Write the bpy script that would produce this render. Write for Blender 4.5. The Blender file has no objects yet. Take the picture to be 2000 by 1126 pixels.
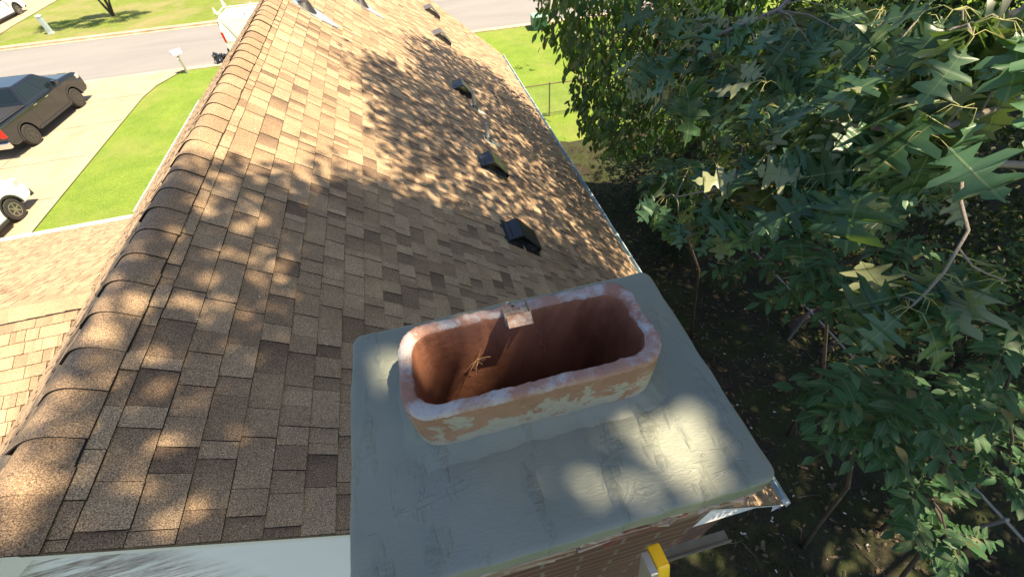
import bpy, math, random
import numpy as np
from mathutils import Vector, Matrix, noise
rnd = random.Random(7); rng = np.random.default_rng(11)
sc = bpy.context.scene; col = sc.collection
R_ = math.radians
# ------------------------------------------------------------------ camera, sky, sun, exposure
H = 8.4                                   # camera height above the ground; the camera stands over the origin
CR = np.array([[.9695834, -.23816825, -.05642625], [-.21498577, -.71849228, -.6614756], [.11700066, .6534866, -.74784097]])
FP = 818.0563
cam = bpy.data.cameras.new('camera'); co = bpy.data.objects.new('camera', cam); col.objects.link(co); sc.camera = co
cam.sensor_width = 36; cam.lens = 36*FP/2000; cam.clip_start = .02; cam.clip_end = 600
M = Matrix.Identity(4)
for i in range(3):
    M[i][0] = CR[0][i]; M[i][1] = -CR[1][i]; M[i][2] = -CR[2][i]
M[2][3] = H
co.matrix_world = M
SUN = Vector((.372, -.223, .901)).normalized()
el = math.asin(SUN.z); az = math.atan2(SUN.x, SUN.y)
w = bpy.data.worlds.new("World"); sc.world = w; w.use_nodes = True
wn = w.node_tree.nodes; wl = w.node_tree.links; wn.clear()
sky = wn.new('ShaderNodeTexSky'); sky.sky_type = 'NISHITA'; sky.sun_disc = False
sky.sun_elevation = el; sky.sun_rotation = az; sky.air_density = 1.0; sky.dust_density = 1.5
bg = wn.new('ShaderNodeBackground'); bg.inputs[1].default_value = .08
wo = wn.new('ShaderNodeOutputWorld'); wl.new(sky.outputs[0], bg.inputs[0]); wl.new(bg.outputs[0], wo.inputs[0])
sl = bpy.data.lights.new('sun', 'SUN'); sl.energy = 5.0; sl.angle = R_(.55); sl.color = (1, .81, .55)
so = bpy.data.objects.new('sun', sl); col.objects.link(so)
so.rotation_euler = SUN.to_track_quat('Z', 'Y').to_euler(); so.location = (5, -5, 30)
sc.view_settings.view_transform = 'Standard'; sc.view_settings.look = 'None'
sc.view_settings.exposure = 1.24; sc.view_settings.gamma = 1
sc.render.resolution_x = 1024; sc.render.resolution_y = 576

def at(px, py, d):                        # a point d metres in front of the camera plane, seen at photo pixel px,py
    v = CR.T @ np.array([(px-1000)*d/FP, (py-563)*d/FP, d]); return Vector((v[0], v[1], v[2]+H))
def at_z(px, py, z):
    v = CR.T @ np.array([px-1000, py-563, FP]); v = v*((z-H)/v[2]); return Vector((v[0], v[1], z))

# ------------------------------------------------------------------ object helpers
def tag(o, label=None, cat=None, group=None, kind=None):
    if label: o['label'] = label
    if cat: o['category'] = cat
    if group: o['group'] = group
    if kind: o['kind'] = kind
    return o
def empty(name, loc=(0, 0, 0), rz=0, **k):
    o = bpy.data.objects.new(name, None); col.objects.link(o); o.location = loc; o.rotation_euler.z = rz
    o.empty_display_size = .1
    return tag(o, **k)
class MB:
    def __init__(s): s.v = []; s.f = []; s.t = []; s.mi = []
    def add(s, vs, fs, tone=.5, mi=0):
        b = len(s.v); s.v += [tuple(v) for v in vs]; s.f += [tuple(b+i for i in f) for f in fs]
        s.t += [tone]*len(fs); s.mi += [mi]*len(fs); return s
    def box(s, lo, hi, tone=.5, m=None, mi=0):
        x0, y0, z0 = lo; x1, y1, z1 = hi
        v = [(x0,y0,z0),(x1,y0,z0),(x1,y1,z0),(x0,y1,z0),(x0,y0,z1),(x1,y0,z1),(x1,y1,z1),(x0,y1,z1)]
        if m: v = [m @ Vector(p) for p in v]
        return s.add(v, [(0,3,2,1),(4,5,6,7),(0,1,5,4),(1,2,6,5),(2,3,7,6),(3,0,4,7)], tone, mi)
    def tube(s, pts, rs, n=8, caps=True, tone=.5, mi=0):
        pts = [Vector(p) for p in pts]
        if not hasattr(rs, '__len__'): rs = [rs]*len(pts)
        vs = []; up = None
        for i, p in enumerate(pts):
            d = (pts[min(i+1, len(pts)-1)]-pts[max(i-1, 0)]).normalized()
            if up is None: up = Vector((0, 0, 1)) if abs(d.z) < .9 else Vector((1, 0, 0))
            a = d.cross(up).normalized(); b = a.cross(d); up = b
            for k in range(n):
                t = 2*math.pi*k/n; vs.append(p+(a*math.cos(t)+b*math.sin(t))*rs[i])
        fs = [(i*n+k, i*n+(k+1) % n, (i+1)*n+(k+1) % n, (i+1)*n+k) for i in range(len(pts)-1) for k in range(n)]
        if caps: fs += [tuple(range(n))[::-1], tuple((len(pts)-1)*n+k for k in range(n))]
        return s.add(vs, fs, tone, mi)
    def prism(s, poly, a0, a1, axis='y', tone=.5, mi=0, m=None):  # poly of (u,v); extruded along axis
        n = len(poly)
        def mk(u, v, a): return {'y': (u, a, v), 'x': (a, u, v), 'z': (u, v, a)}[axis]
        vs = [mk(u, v, a0) for u, v in poly]+[mk(u, v, a1) for u, v in poly]
        if m: vs = [m @ Vector(p) for p in vs]
        fs = [tuple(range(n)), tuple(range(2*n-1, n-1, -1))]+[(i, i+n, (i+1) % n+n, (i+1) % n) for i in range(n)]
        return s.add(vs, fs, tone, mi)
    def build(s, name, mats, parent=None, smooth=False, bevel=0, recalc=True, **k):
        me = bpy.data.meshes.new(name); me.from_pydata(s.v, [], s.f)
        if not isinstance(mats, (list, tuple)): mats = [mats]
        for m in mats: me.materials.append(m)
        a = me.attributes.new('tone', 'FLOAT', 'CORNER'); tv = []
        for f, t_ in zip(s.f, s.t): tv += list(t_) if hasattr(t_, '__len__') else [t_]*len(f)
        a.data.foreach_set('value', tv)
        me.polygons.foreach_set('material_index', s.mi)
        if recalc:
            import bmesh
            bm = bmesh.new(); bm.from_mesh(me); bmesh.ops.recalc_face_normals(bm, faces=bm.faces); bm.to_mesh(me); bm.free()
        if smooth:
            me.polygons.foreach_set('use_smooth', [True]*len(me.polygons))
        me.update()
        o = bpy.data.objects.new(name, me); col.objects.link(o)
        if parent: o.parent = parent
        if bevel:
            b = o.modifiers.new('bevel', 'BEVEL'); b.width = bevel; b.segments = 2; b.limit_method = 'ANGLE'; b.angle_limit = R_(35)
        return tag(o, **k)

# ------------------------------------------------------------------ materials
class NT:
    def __init__(s, name, rough=.8, **k):
        s.m = bpy.data.materials.new(name); s.m.use_nodes = True; s.n = s.m.node_tree.nodes; s.l = s.m.node_tree.links
        s.b = s.n['Principled BSDF']; s.b.inputs['Roughness'].default_value = rough
        for a, v in k.items(): s.b.inputs[a.replace('_', ' ')].default_value = v
        s.out = s.n['Material Output']; s._c = None
    def co(s):
        if not s._c: s._c = s.n.new('ShaderNodeTexCoord')
        return s._c.outputs['Object']
    def mp(s, sc_=(1, 1, 1), rot=(0, 0, 0), src=None):
        n = s.n.new('ShaderNodeMapping'); n.inputs['Scale'].default_value = sc_; n.inputs['Rotation'].default_value = rot
        s.l.new(src or s.co(), n.inputs[0]); return n.outputs[0]
    def noise(s, scale, det=4, rough=.55, dist=0, vec=None):
        n = s.n.new('ShaderNodeTexNoise'); n.inputs['Scale'].default_value = scale; n.inputs['Detail'].default_value = det
        n.inputs['Roughness'].default_value = rough; n.inputs['Distortion'].default_value = dist
        s.l.new(vec or s.co(), n.inputs['Vector']); return n.outputs['Fac']
    def vor(s, scale, feat='F1', vec=None, out='Distance'):
        n = s.n.new('ShaderNodeTexVoronoi'); n.inputs['Scale'].default_value = scale; n.feature = feat
        s.l.new(vec or s.co(), n.inputs['Vector']); return n.outputs[out]
    def ramp(s, fac, stops, interp='LINEAR'):
        n = s.n.new('ShaderNodeValToRGB'); r = n.color_ramp; r.interpolation = interp
        while len(r.elements) < len(stops): r.elements.new(.5)
        for e, (p, c) in zip(r.elements, stops):
            e.position = p; e.color = (c[0], c[1], c[2], 1) if hasattr(c, '__len__') else (c, c, c, 1)
        s.l.new(fac, n.inputs[0]); return n.outputs[0]
    def mix(s, fac, a, b, mode='MIX'):
        n = s.n.new('ShaderNodeMix'); n.data_type = 'RGBA'; n.blend_type = mode
        for sk, v in ((n.inputs[0], fac), (n.inputs[6], a), (n.inputs[7], b)):
            if isinstance(v, bpy.types.NodeSocket): s.l.new(v, sk)
            elif hasattr(v, '__len__'): sk.default_value = (*v[:3], 1)
            else: sk.default_value = v
        return n.outputs[2]
    def math(s, op, a, b=0.):
        n = s.n.new('ShaderNodeMath'); n.operation = op
        for sk, v in ((n.inputs[0], a), (n.inputs[1], b)):
            if isinstance(v, bpy.types.NodeSocket): s.l.new(v, sk)
            else: sk.default_value = v
        return n.outputs[0]
    def attr(s, name):
        n = s.n.new('ShaderNodeAttribute'); n.attribute_name = name; return n.outputs['Fac']
    def color(s, c):
        if isinstance(c, bpy.types.NodeSocket): s.l.new(c, s.b.inputs['Base Color'])
        else: s.b.inputs['Base Color'].default_value = (*c, 1)
        return s
    def rough(s, c): s.l.new(c, s.b.inputs['Roughness']); return s
    def bump(s, h, dist=.01, strength=1.):
        n = s.n.new('ShaderNodeBump'); n.inputs['Distance'].default_value = dist; n.inputs['Strength'].default_value = strength
        s.l.new(h, n.inputs['Height'])
        s.l.new(n.outputs[0], s.b.inputs['Normal']); return s

def paint(name, c, rough=.35, var=.12, sc_=3, **k):
    t = NT(name, rough, **k); n = t.noise(sc_, 5)
    t.color(t.mix(n, [x*(1-var) for x in c], [min(1, x*(1+var)) for x in c])); return t.m

def shingle_mat(name, tone_attr=True):
    t = NT(name, .92)
    g1 = t.noise(230, 3, .75); g2 = t.noise(90, 4, .7); blot = t.noise(3.5, 4); wear = t.noise(.8, 3)
    base = t.ramp(t.attr('tone'), [(0, (.17, .122, .088)), (.22, (.30, .215, .145)), (.45, (.42, .305, .20)), (.65, (.50, .375, .25)), (1, (.60, .465, .32))])
    base = t.mix(t.ramp(g1, [(.36, 0.), (.5, .35), (.66, 1.)]), t.mix(1., base, (.26, .25, .26), 'MULTIPLY'), t.mix(1., base, (2.0, 1.95, 1.85), 'MULTIPLY'))
    base = t.mix(t.ramp(g2, [(.52, 0.), (.7, .6)]), base, t.mix(1., base, (.55, .5, .5), 'MULTIPLY'))
    base = t.mix(t.ramp(blot, [(.3, 0.), (.7, 1.)]), t.mix(1., base, (.86, .85, .86), 'MULTIPLY'), t.mix(1., base, (1.1, 1.1, 1.1), 'MULTIPLY'))
    t.color(base); t.bump(g1, .005, 1.); return t.m
M_SH = shingle_mat('shingle_granules'); M_CUT_GAP = NT('cut_edge_and_gap_shade', .95).color((.014, .012, .011)).m; M_ROOF = [M_SH, M_CUT_GAP]  # black serves asphalt cut edges and strips that paint in shadow gaps

def leaf_mat(name, top, under, trans, rough=.38, transmix=.28, vein=0):
    t = NT(name, rough); t.b.inputs['Specular IOR Level'].default_value = .42
    geo = t.n.new('ShaderNodeNewGeometry')
    tn = t.attr('tone'); n1 = t.noise(9, 3)
    c = t.mix(tn, [x*.45 for x in top], [min(1, x*1.65) for x in top])
    c = t.mix(t.ramp(tn, [(.93, 0.), (.97, 1.)]), c, (.16, .13, .05))
    c = t.mix(t.math('MULTIPLY', n1, .3), c, (top[0]*1.8, top[1]*1.5, top[2]*.8))
    c = t.mix(geo.outputs['Backfacing'], c, under)
    if vein:
        lx, ly = t.attr('lx'), t.attr('ly'); ax = t.math('ABSOLUTE', lx)
        mid = t.ramp(ax, [(.008, 1.), (.02, 0.)])
        fr = t.math('FRACT', t.math('MULTIPLY', t.math('SUBTRACT', ly, t.math('MULTIPLY', ax, .9)), vein))
        sv = t.math('MULTIPLY', t.ramp(fr, [(.0, 1.), (.09, 0.)]), .35)
        c = t.mix(t.math('MULTIPLY', t.math('MAXIMUM', mid, sv), .55), c, (.20, .27, .13))
        t.bump(t.math('MAXIMUM', mid, t.math('MULTIPLY', fr, .5)), .003, .5)
    t.color(c)
    tr = t.n.new('ShaderNodeBsdfTranslucent'); tr.inputs[0].default_value = (*trans, 1)
    ms = t.n.new('ShaderNodeMixShader'); ms.inputs[0].default_value = transmix
    t.l.new(t.b.outputs[0], ms.inputs[1]); t.l.new(tr.outputs[0], ms.inputs[2]); t.l.new(ms.outputs[0], t.out.inputs[0])
    return t.m
M_OAK = leaf_mat('oak_leaf', (.050, .116, .066), (.27, .30, .17), (.2, .36, .05), .36, .2, 7.)
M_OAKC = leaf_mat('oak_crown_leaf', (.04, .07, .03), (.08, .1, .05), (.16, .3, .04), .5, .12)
M_GUM = leaf_mat('gum_leaf', (.032, .078, .024), (.07, .11, .045), (.2, .4, .04), .42, .24)
M_ASH = leaf_mat('ash_leaf', (.026, .084, .038), (.05, .10, .05), (.16, .34, .05), .55, .18, 9.)
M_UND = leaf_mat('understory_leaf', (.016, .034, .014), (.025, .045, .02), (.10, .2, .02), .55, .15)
def bark(name, c1, c2, s=14):
    t = NT(name, .9); n = t.noise(s, 5, .65, vec=t.mp((1, 1, .3))); t.color(t.mix(n, c1, c2)); t.bump(n, .01); return t.m
M_BARK = bark('bark', (.03, .023, .018), (.11, .09, .075))
M_TWIG = bark('twig_bark', (.2, .17, .15), (.36, .32, .28), 60)
M_PET = paint('petiole', (.30, .31, .11), .5); M_STK = paint('green_stalk', (.07, .10, .04), .6)
M_WHITE = paint('white_vinyl', (.82, .84, .83), .35, .05, 2)
M_WHT2 = paint('white_car_paint', (.8, .82, .8), .18, .02)
M_BLK = paint('black_car_paint', (.012, .016, .022), .12, .1, Coat_Weight=.6)
M_TYRE = paint('tyre_rubber', (.035, .033, .032), .85, .2, 12)
M_RIM = paint('rim_metal', (.3, .29, .27), .35, .1, 5, Metallic=.7)
M_RIMD = paint('dark_rim', (.09, .085, .08), .4, .1, 5, Metallic=.5)
M_PLAST = paint('dark_plastic', (.03, .032, .036), .55, .1)
M_GLASS = NT('dark_glass', .04).color((.012, .02, .026)).m
M_RED = NT('red_lens', .2).color((.6, .012, .01)).m
M_LENS = NT('clear_lens', .1).color((.5, .5, .5)).m
M_CHROME = NT('chrome', .15, Metallic=1.).color((.75, .77, .8)).m
M_GALV = paint('galvanised', (.42, .43, .43), .4, .25, 14, Metallic=.6)
M_VENT = paint('vent_black', (.022, .026, .035), .34, .3, 20)
M_VENTB = paint('vent_brown', (.13, .12, .12), .4, .2, 20)
M_PIPE = paint('pipe_grey', (.5, .51, .5), .4, .1)
M_GREEN = paint('green_box', (.055, .17, .12), .5, .1)
M_YEL = paint('yellow_plastic', (.82, .52, .02), .35, .06, 12)
M_ALU = paint('aluminium', (.6, .62, .65), .35, .1, 30, Metallic=.7)

def concrete(name, a, b, crack=True, s=1.):
    t = NT(name, .88); n = t.noise(1.2*s, 6, .6); n2 = t.noise(60, 3)
    c = t.mix(t.ramp(n, [(.3, 0.), (.7, 1.)]), a, b)
    st = t.ramp(t.noise(.5, 5, .7, 1.2), [(.5, 0.), (.62, .35)]); c = t.mix(st, c, [x*.72 for x in a])
    if crack:
        v = t.n.new('ShaderNodeTexVoronoi'); v.feature = 'DISTANCE_TO_EDGE'; v.inputs['Scale'].default_value = .28
        nn = t.n.new('ShaderNodeTexNoise'); nn.inputs['Scale'].default_value = 1.3; nn.inputs['Detail'].default_value = 6
        t.l.new(t.co(), nn.inputs['Vector'])
        t.l.new(t.mix(.12, t.co(), nn.outputs['Color'], 'ADD'), v.inputs['Vector'])
        t.color(t.mix(t.ramp(v.outputs['Distance'], [(0, .6), (.0035, .25), (.006, 0.)]), c, (.2, .15, .1)))
    else: t.color(c)
    t.bump(n2, .002); return t.m
M_DRIVE = concrete('driveway_concrete', (.36, .295, .21), (.43, .36, .265))
M_CURB = concrete('kerb_concrete', (.40, .31, .22), (.58, .48, .36), False)
def asphalt():
    t = NT('asphalt_grey', .9); n = t.noise(.35, 6, .6, 1, t.mp((.25, 1, 1))); g = t.noise(90, 3); sp = t.noise(2.2, 5, .8, 0, t.mp((.35, 1.6, 1)))
    c = t.mix(t.ramp(n, [(.35, 0.), (.65, 1.)]), (.19, .19, .195), (.24, .238, .24))
    c = t.mix(t.ramp(sp, [(.68, 0.), (.74, .35)]), c, (.1, .09, .085))
    c = t.mix(t.ramp(g, [(.4, 0.), (.7, .25)]), c, (.42, .4, .38)); t.color(c); t.bump(g, .003); return t.m
M_ASPH = asphalt()
def grass(name, a, b, dry, dryamt=(.58, .75)):
    t = NT(name, .95); t.b.inputs['Specular IOR Level'].default_value = .15
    n = t.noise(.9, 6, .7); f = t.noise(28, 5, .8); d = t.noise(.33, 6, .65, .6)
    c = t.mix(t.ramp(n, [(.3, 0.), (.7, 1.)]), a, b)
    c = t.mix(t.ramp(f, [(.35, .0), (.62, 1.)]), t.mix(1., c, (.5, .55, .45), 'MULTIPLY'), t.mix(1., c, (1.25, 1.2, 1.2), 'MULTIPLY'))
    c = t.mix(t.ramp(d, [(dryamt[0], 0.), (dryamt[1], .8)]), c, dry)
    t.color(c); t.bump(f, .05, .8); return t.m
M_LAWN = grass('lawn_grass', (.15, .25, .04), (.23, .33, .055), (.31, .30, .11), (.48, .78))
M_LAWNF = grass('far_lawn_grass', (.15, .21, .04), (.23, .30, .065), (.30, .26, .14), (.42, .68))
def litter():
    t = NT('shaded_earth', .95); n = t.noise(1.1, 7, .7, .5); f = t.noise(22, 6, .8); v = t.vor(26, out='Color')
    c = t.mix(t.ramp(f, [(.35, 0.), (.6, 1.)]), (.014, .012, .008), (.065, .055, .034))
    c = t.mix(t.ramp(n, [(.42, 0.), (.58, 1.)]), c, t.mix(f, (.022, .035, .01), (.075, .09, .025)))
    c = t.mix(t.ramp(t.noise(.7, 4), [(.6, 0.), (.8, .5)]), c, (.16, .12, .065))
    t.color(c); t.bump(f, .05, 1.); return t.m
M_EARTH = litter()

# ------------------------------------------------------------------ ground, street, drive
def sheet(name, poly, z, mat, z0=None, kind='structure', **k):
    m = MB()
    if z0 is None: m.add([(x, y, z) for x, y in poly], [tuple(range(len(poly)))])
    else: m.prism(poly, z0, z, 'z')
    o = m.build(name, mat, recalc=z0 is not None); o['kind'] = kind
    return o
sheet('lawn', [(-250, -120), (250, -120), (250, 300), (-250, 300)], -.02, M_LAWN)
ta = math.tan(R_(-2.65))
def SY(x, y0): return y0+ta*x                       # the street is turned a little against the house
KN, KF = 27.85, 36.25                               # near and far kerb line at x = 0
def strip(name, a, b, z, mat, x0=-90, x1=120, z0=None, **k):
    return sheet(name, [(x0, SY(x0, a)), (x1, SY(x1, a)), (x1, SY(x1, b)), (x0, SY(x0, b))], z, mat, z0, **k)
strip('far_lawn', KF+.45, KF+60, .10, M_LAWNF)
strip('street', KN+.3, KF-.28, 0.0, M_ASPH)
for a, b in ((KN, KN+.3), (KF-.28, KF+.0)): strip('gutter_pan', a, b, .012, M_CURB)
strip('kerb', KF, KF+.45, .12, M_CURB, z0=-.05)
strip('kerb', KN-.16, KN+.0, .035, M_CURB, x0=-12.9, z0=-.05)
# driveway with a flared mouth, and the joints cut in it
dx = -13.62
drv = [(-24, 8), (dx, 8), (dx, 15), (dx+.06, 22), (dx+.1, 25.2), (dx+.35, 26.6), (dx+1.0, 27.9), (dx+1.0, SY(dx+1, KN)), (-26, SY(-26, KN)), (-26, 8)]
sheet('driveway', drv[:-1]+[(-26, 8)] if False else drv[1:9]+[(-26, 8)], .02, M_DRIVE)
jm = MB()
for y in (10.4, 13.4, 16.5, 19.6, 22.7, 25.6): jm.box((-26, y, .0205), (dx-.02, y+.022, .0235), m=None)
for x in (-17.2, -20.8): jm.box((x, 8, .0205), (x+.02, 28.2, .0232))
M_JOINT = NT('joint_dirt', .95); nj = M_JOINT.noise(3, 5); M_JOINT.color(M_JOINT.mix(M_JOINT.ramp(nj, [(.4, 0.), (.6, 1.)]), (.26, .2, .14), (.06, .045, .03))); M_JOINT = M_JOINT.m
jm.build('driveway_joints', M_JOINT, kind='structure')
sheet('far_driveway', [(-38, SY(-38, KF+.45)), (-27.6, SY(-27.6, KF+.45)), (-28.1, 43), (-28.2, 70), (-38, 70)], .13, M_DRIVE)
# shaded side yard under the trees: an uneven sheet of bare earth, thin grass and litter
def side_yard():
    nx, ny = 70, 90; vs = []; fs = []
    for j in range(ny+1):
        for i in range(nx+1):
            x = 2.2+i*22/nx; y = -9+j*23.2/ny
            edge = min(1, (14.2-y)/1.5) if y > 12.7 else 1
            z = .10*max(0, edge)+.07*max(0, edge)*(noise.noise((x*.7, y*.7, 0))+.5*noise.noise((x*2.3, y*2.3, 3)))
            z += -.03 if j == ny else 0
            vs.append((x, y+(.5*noise.noise((x, 0, 5)) if j == ny else 0), z))
    for j in range(ny):
        for i in range(nx):
            a = j*(nx+1)+i; fs.append((a, a+1, a+nx+2, a+nx+1))
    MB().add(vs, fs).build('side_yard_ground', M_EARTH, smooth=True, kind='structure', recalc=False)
side_yard()
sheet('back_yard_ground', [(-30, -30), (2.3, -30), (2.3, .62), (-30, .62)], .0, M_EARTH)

# ------------------------------------------------------------------ the house
PT = .715                                            # pitch, radians
cp, sp_ = math.cos(PT), math.sin(PT)
E = .143                                             # shingle exposure
O0 = Vector((-1.4264, 0, -1.4933+H))                 # butt of the first course
Sv = Vector((cp, 0, -sp_)); Nv = Vector((sp_, 0, cp)); PL = math.atan(.79); cl_, sl_ = math.cos(PL), math.sin(PL); Sl = Vector((-cl_, 0, -sl_)); Nl = Vector((-sl_, 0, cl_))
Y0, Y1 = .616, 15.1
half = 1.487*E                                       # apex to first butt along the slope
APX = O0-Sv*(half)                                   # ridge line
NC = 41; NL = 43                                     # courses to the eaves
def RP(s, y, n=0): return O0+Sv*(s*E)+Nv*n+Vector((0, y, 0))
house = empty('brick_house', (APX.x, 8, 0), label='low brick house with tan shingle roof, white gutters and grey-capped brick chimney', cat='house')
HM = Matrix.Translation(-Vector((APX.x, 8, 0)))
def hp(o):
    o.parent = house; o.matrix_parent_inverse = HM; return o

def tabs(m, place, s0, n0, n1, ya, yb, tone_shift=0., seed=1, contrast=.95):
    r = random.Random(seed)
    for i in range(n0, n1):
        y = ya-r.random()*.3
        tooth = r.random() < .5
        while y < yb:
            wd = r.choice([.06, .08, .1, .12, .14, .17, .21])*(.9+.2*r.random())
            a, b = max(y, ya), min(y+wd, yb)
            if b-a > .004:
                hh = .0085+(.004 if tooth else 0)+r.uniform(-.0008, .0008)
                tn = r.choice([.38, .5, .6, .7, .8]) if tooth else r.choice([.16, .3, .38, .46, .56, .68])
                tn = min(1, max(0, (tn-.48)*contrast+.48+r.uniform(-.07, .07)+tone_shift))
                sb = i+r.uniform(-.012, .012); g = .0016
                v = [place(sb, a+g, hh), place(sb, b-g, hh), place(sb, b-g, -.002), place(sb, a+g, -.002),
                     place(sb-1.04, a+g, .0035 if tooth else .0015), place(sb-1.04, b-g, .0035 if tooth else .0015)]
                vm = [place(sb-.62, a+g, .0035+.62*0+hh*.38), place(sb-.62, b-g, .0035+hh*.38)]
                # each tab's blend of granules runs from a darker far end to a paler near end
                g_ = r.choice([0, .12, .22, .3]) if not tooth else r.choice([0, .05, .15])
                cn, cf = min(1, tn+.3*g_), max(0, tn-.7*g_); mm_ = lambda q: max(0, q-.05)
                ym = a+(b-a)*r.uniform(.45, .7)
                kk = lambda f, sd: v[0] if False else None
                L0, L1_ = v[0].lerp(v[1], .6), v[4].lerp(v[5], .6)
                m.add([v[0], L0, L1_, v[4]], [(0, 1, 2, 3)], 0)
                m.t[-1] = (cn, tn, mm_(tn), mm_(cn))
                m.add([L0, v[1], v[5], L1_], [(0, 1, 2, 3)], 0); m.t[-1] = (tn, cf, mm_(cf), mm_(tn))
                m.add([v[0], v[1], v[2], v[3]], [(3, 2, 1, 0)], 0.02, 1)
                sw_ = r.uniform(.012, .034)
                m.add([place(sb+.001, a, .0047), place(sb+.001, b, .0047), place(sb+sw_, b, .0047), place(sb+sw_, a, .0047)], [(0, 1, 2, 3)], 0, 1)  # black strip below the butt, the shadow gap put in as colour
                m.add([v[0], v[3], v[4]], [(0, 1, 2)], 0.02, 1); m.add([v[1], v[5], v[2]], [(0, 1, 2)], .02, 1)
            y += wd; tooth = not tooth if r.random() < .85 else tooth
roof = MB()
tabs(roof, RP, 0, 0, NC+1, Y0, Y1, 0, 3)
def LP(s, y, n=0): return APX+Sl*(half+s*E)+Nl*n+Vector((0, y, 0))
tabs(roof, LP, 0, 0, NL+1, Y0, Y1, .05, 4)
# decking under both slopes
th = .03
for S_, N_ in ((Sv, Nv), (Sl, Nl)):
    e = APX+S_*(half+(NC if S_ is Sv else NL)*E-.02)-N_*.002; a = APX+S_*.09-N_*.002
    e2 = e-N_*th; a2 = a-Vector((0, 0, th/cp))
    roof.prism([(p.x, p.z) for p in (a, e, e2, a2)], Y0+.004, Y1-.004, 'y', .0)
hp(roof.build('roof', M_ROOF, recalc=False, label='tan laminated shingle roof slopes'))
# ridge caps
def caps():
    m = MB(); r = random.Random(5); CE = .1972; L = .29
    hw = half+.435*-E+E*0; hw = half-.435*E      # cap edge distance from the apex along the slope
    y = .60-.12
    k = 0
    ys = [2.9617-CE*q for q in range(-63, 14)]
    for y in ys:
        if y > Y1+.02: continue
        ya = max(y, Y0-.006); yb = min(y+L, Y1)
        if yb <= ya: continue
        tn = .42+r.uniform(-.1, .1); lift = r.uniform(.006, .010); open_ = 0
        if abs(y-(2.9617-CE*10)) < .01: open_ = .022
        tw = r.uniform(-.006, .006)
        prof = []
        wR, wL = hw+r.uniform(-.004, .004), hw+r.uniform(-.004, .004)
        nseg = 18
        for j in range(nseg+1):
            u = -1+2*j/nseg; d = u*(wR if u > 0 else wL)
            rr = .078
            if abs(d) > rr: q = APX+(Sv if d > 0 else Sl)*abs(d)
            else: q = APX+Vector((d*(cp if d > 0 else cl_), 0, -(d*d/(2*rr)+rr/2)*((sp_ if d > 0 else sl_)*min(1, abs(d)/rr)+.5*(sp_+sl_)*(1-min(1, abs(d)/rr)))))
            nn = (Nv*(1+u)/2+Nl*(1-u)/2).normalized()
            prof.append((q, nn, u))
        rows = []
        for fy, hgt in ((0, lift+.004), (.5, lift*.6), (1., .004)):
            row = []
            for q, nn, u in prof:
                ex = open_*(max(0, -u-.3))*(1-fy)
                row.append(q+nn*(hgt+.009+ex)+Vector((tw*(1-fy), ya+(yb-ya)*fy, 0)))
            rows.append(row)
        low = [p-pr[1]*.0075 for p, pr in zip(rows[0], prof)]
        n = nseg+1
        vs = rows[0]+rows[1]+rows[2]
        fs = [(j, j+1, n+j+1, n+j) for j in range(nseg)]+[(n+j, n+j+1, 2*n+j+1, 2*n+j) for j in range(nseg)]
        m.add(vs, fs, tn)
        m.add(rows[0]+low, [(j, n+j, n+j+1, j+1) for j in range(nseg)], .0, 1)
        # drop edges
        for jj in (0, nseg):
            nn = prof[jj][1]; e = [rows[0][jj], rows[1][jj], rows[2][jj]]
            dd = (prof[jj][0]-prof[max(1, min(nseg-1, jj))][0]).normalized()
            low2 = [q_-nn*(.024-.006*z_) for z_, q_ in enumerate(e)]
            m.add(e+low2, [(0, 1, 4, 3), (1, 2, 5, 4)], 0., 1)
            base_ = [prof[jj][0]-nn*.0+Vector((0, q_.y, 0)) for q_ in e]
            m.add([base_[0]+nn*.0125-dd*.004, base_[2]+nn*.0125-dd*.004, base_[2]+nn*.0125+dd*.004, base_[0]+nn*.0125+dd*.004], [(0, 1, 2, 3)], 0., 1)  # black strip along the cap edge paints in the shade beneath it
    o = m.build('ridge_cap', M_ROOF, smooth=False, recalc=False); hp(o)
    for p in o.data.polygons: p.use_smooth = len(p.vertices) == 4 and o.data.attributes['tone'].data[p.loop_start].value > .2
caps()
# walls
def brick(name, a, b, mort, dirt=None, s=1.):
    t = NT(name, .9); bt = t.n.new('ShaderNodeTexBrick'); bt.inputs['Scale'].default_value = 1.
    bt.inputs['Brick Width'].default_value = .215*s; bt.inputs['Row Height'].default_value = .075*s; bt.inputs['Mortar Size'].default_value = .006
    for k, c in (('Color1', a), ('Color2', b), ('Mortar', mort)): bt.inputs[k].default_value = (*c, 1)
    sep = t.n.new('ShaderNodeSeparateXYZ'); cmb = t.n.new('ShaderNodeCombineXYZ'); t.l.new(t.co(), sep.inputs[0])
    t.l.new(t.math('ADD', sep.outputs[0], sep.outputs[1]), cmb.inputs[0]); t.l.new(sep.outputs[2], cmb.inputs[1]); t.l.new(cmb.outputs[0], bt.inputs['Vector'])
    n = t.noise(7, 6, .7); c = t.mix(t.ramp(n, [(.3, .0), (.7, .55)]), bt.outputs[0], [x*.55 for x in a])
    if dirt:
        n2 = t.noise(9, 6, .75, .6, t.mp((.5, 1, 2.2))); c = t.mix(t.ramp(n2, [(.44, 0.), (.56, .9)]), c, dirt)
    t.color(c); t.bump(t.mix(.5, bt.outputs['Fac'], n), .008, -.7); return t.m
M_BRICK = brick('brown_brick', (.16, .07, .05), (.11, .055, .042), (.22, .2, .18))
M_BRKW = brick('weathered_brick', (.22, .085, .055), (.14, .065, .05), (.3, .26, .22), (.42, .35, .30), 1)
ez = 3.0
zE = (APX+Sv*(half+NC*E)).z; xE = (APX+Sv*(half+NC*E)).x; xW = (APX+Sl*(half+NL*E)).x; zL = (APX+Sl*(half+NL*E)).z
wi = .45
wm = MB()
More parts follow.
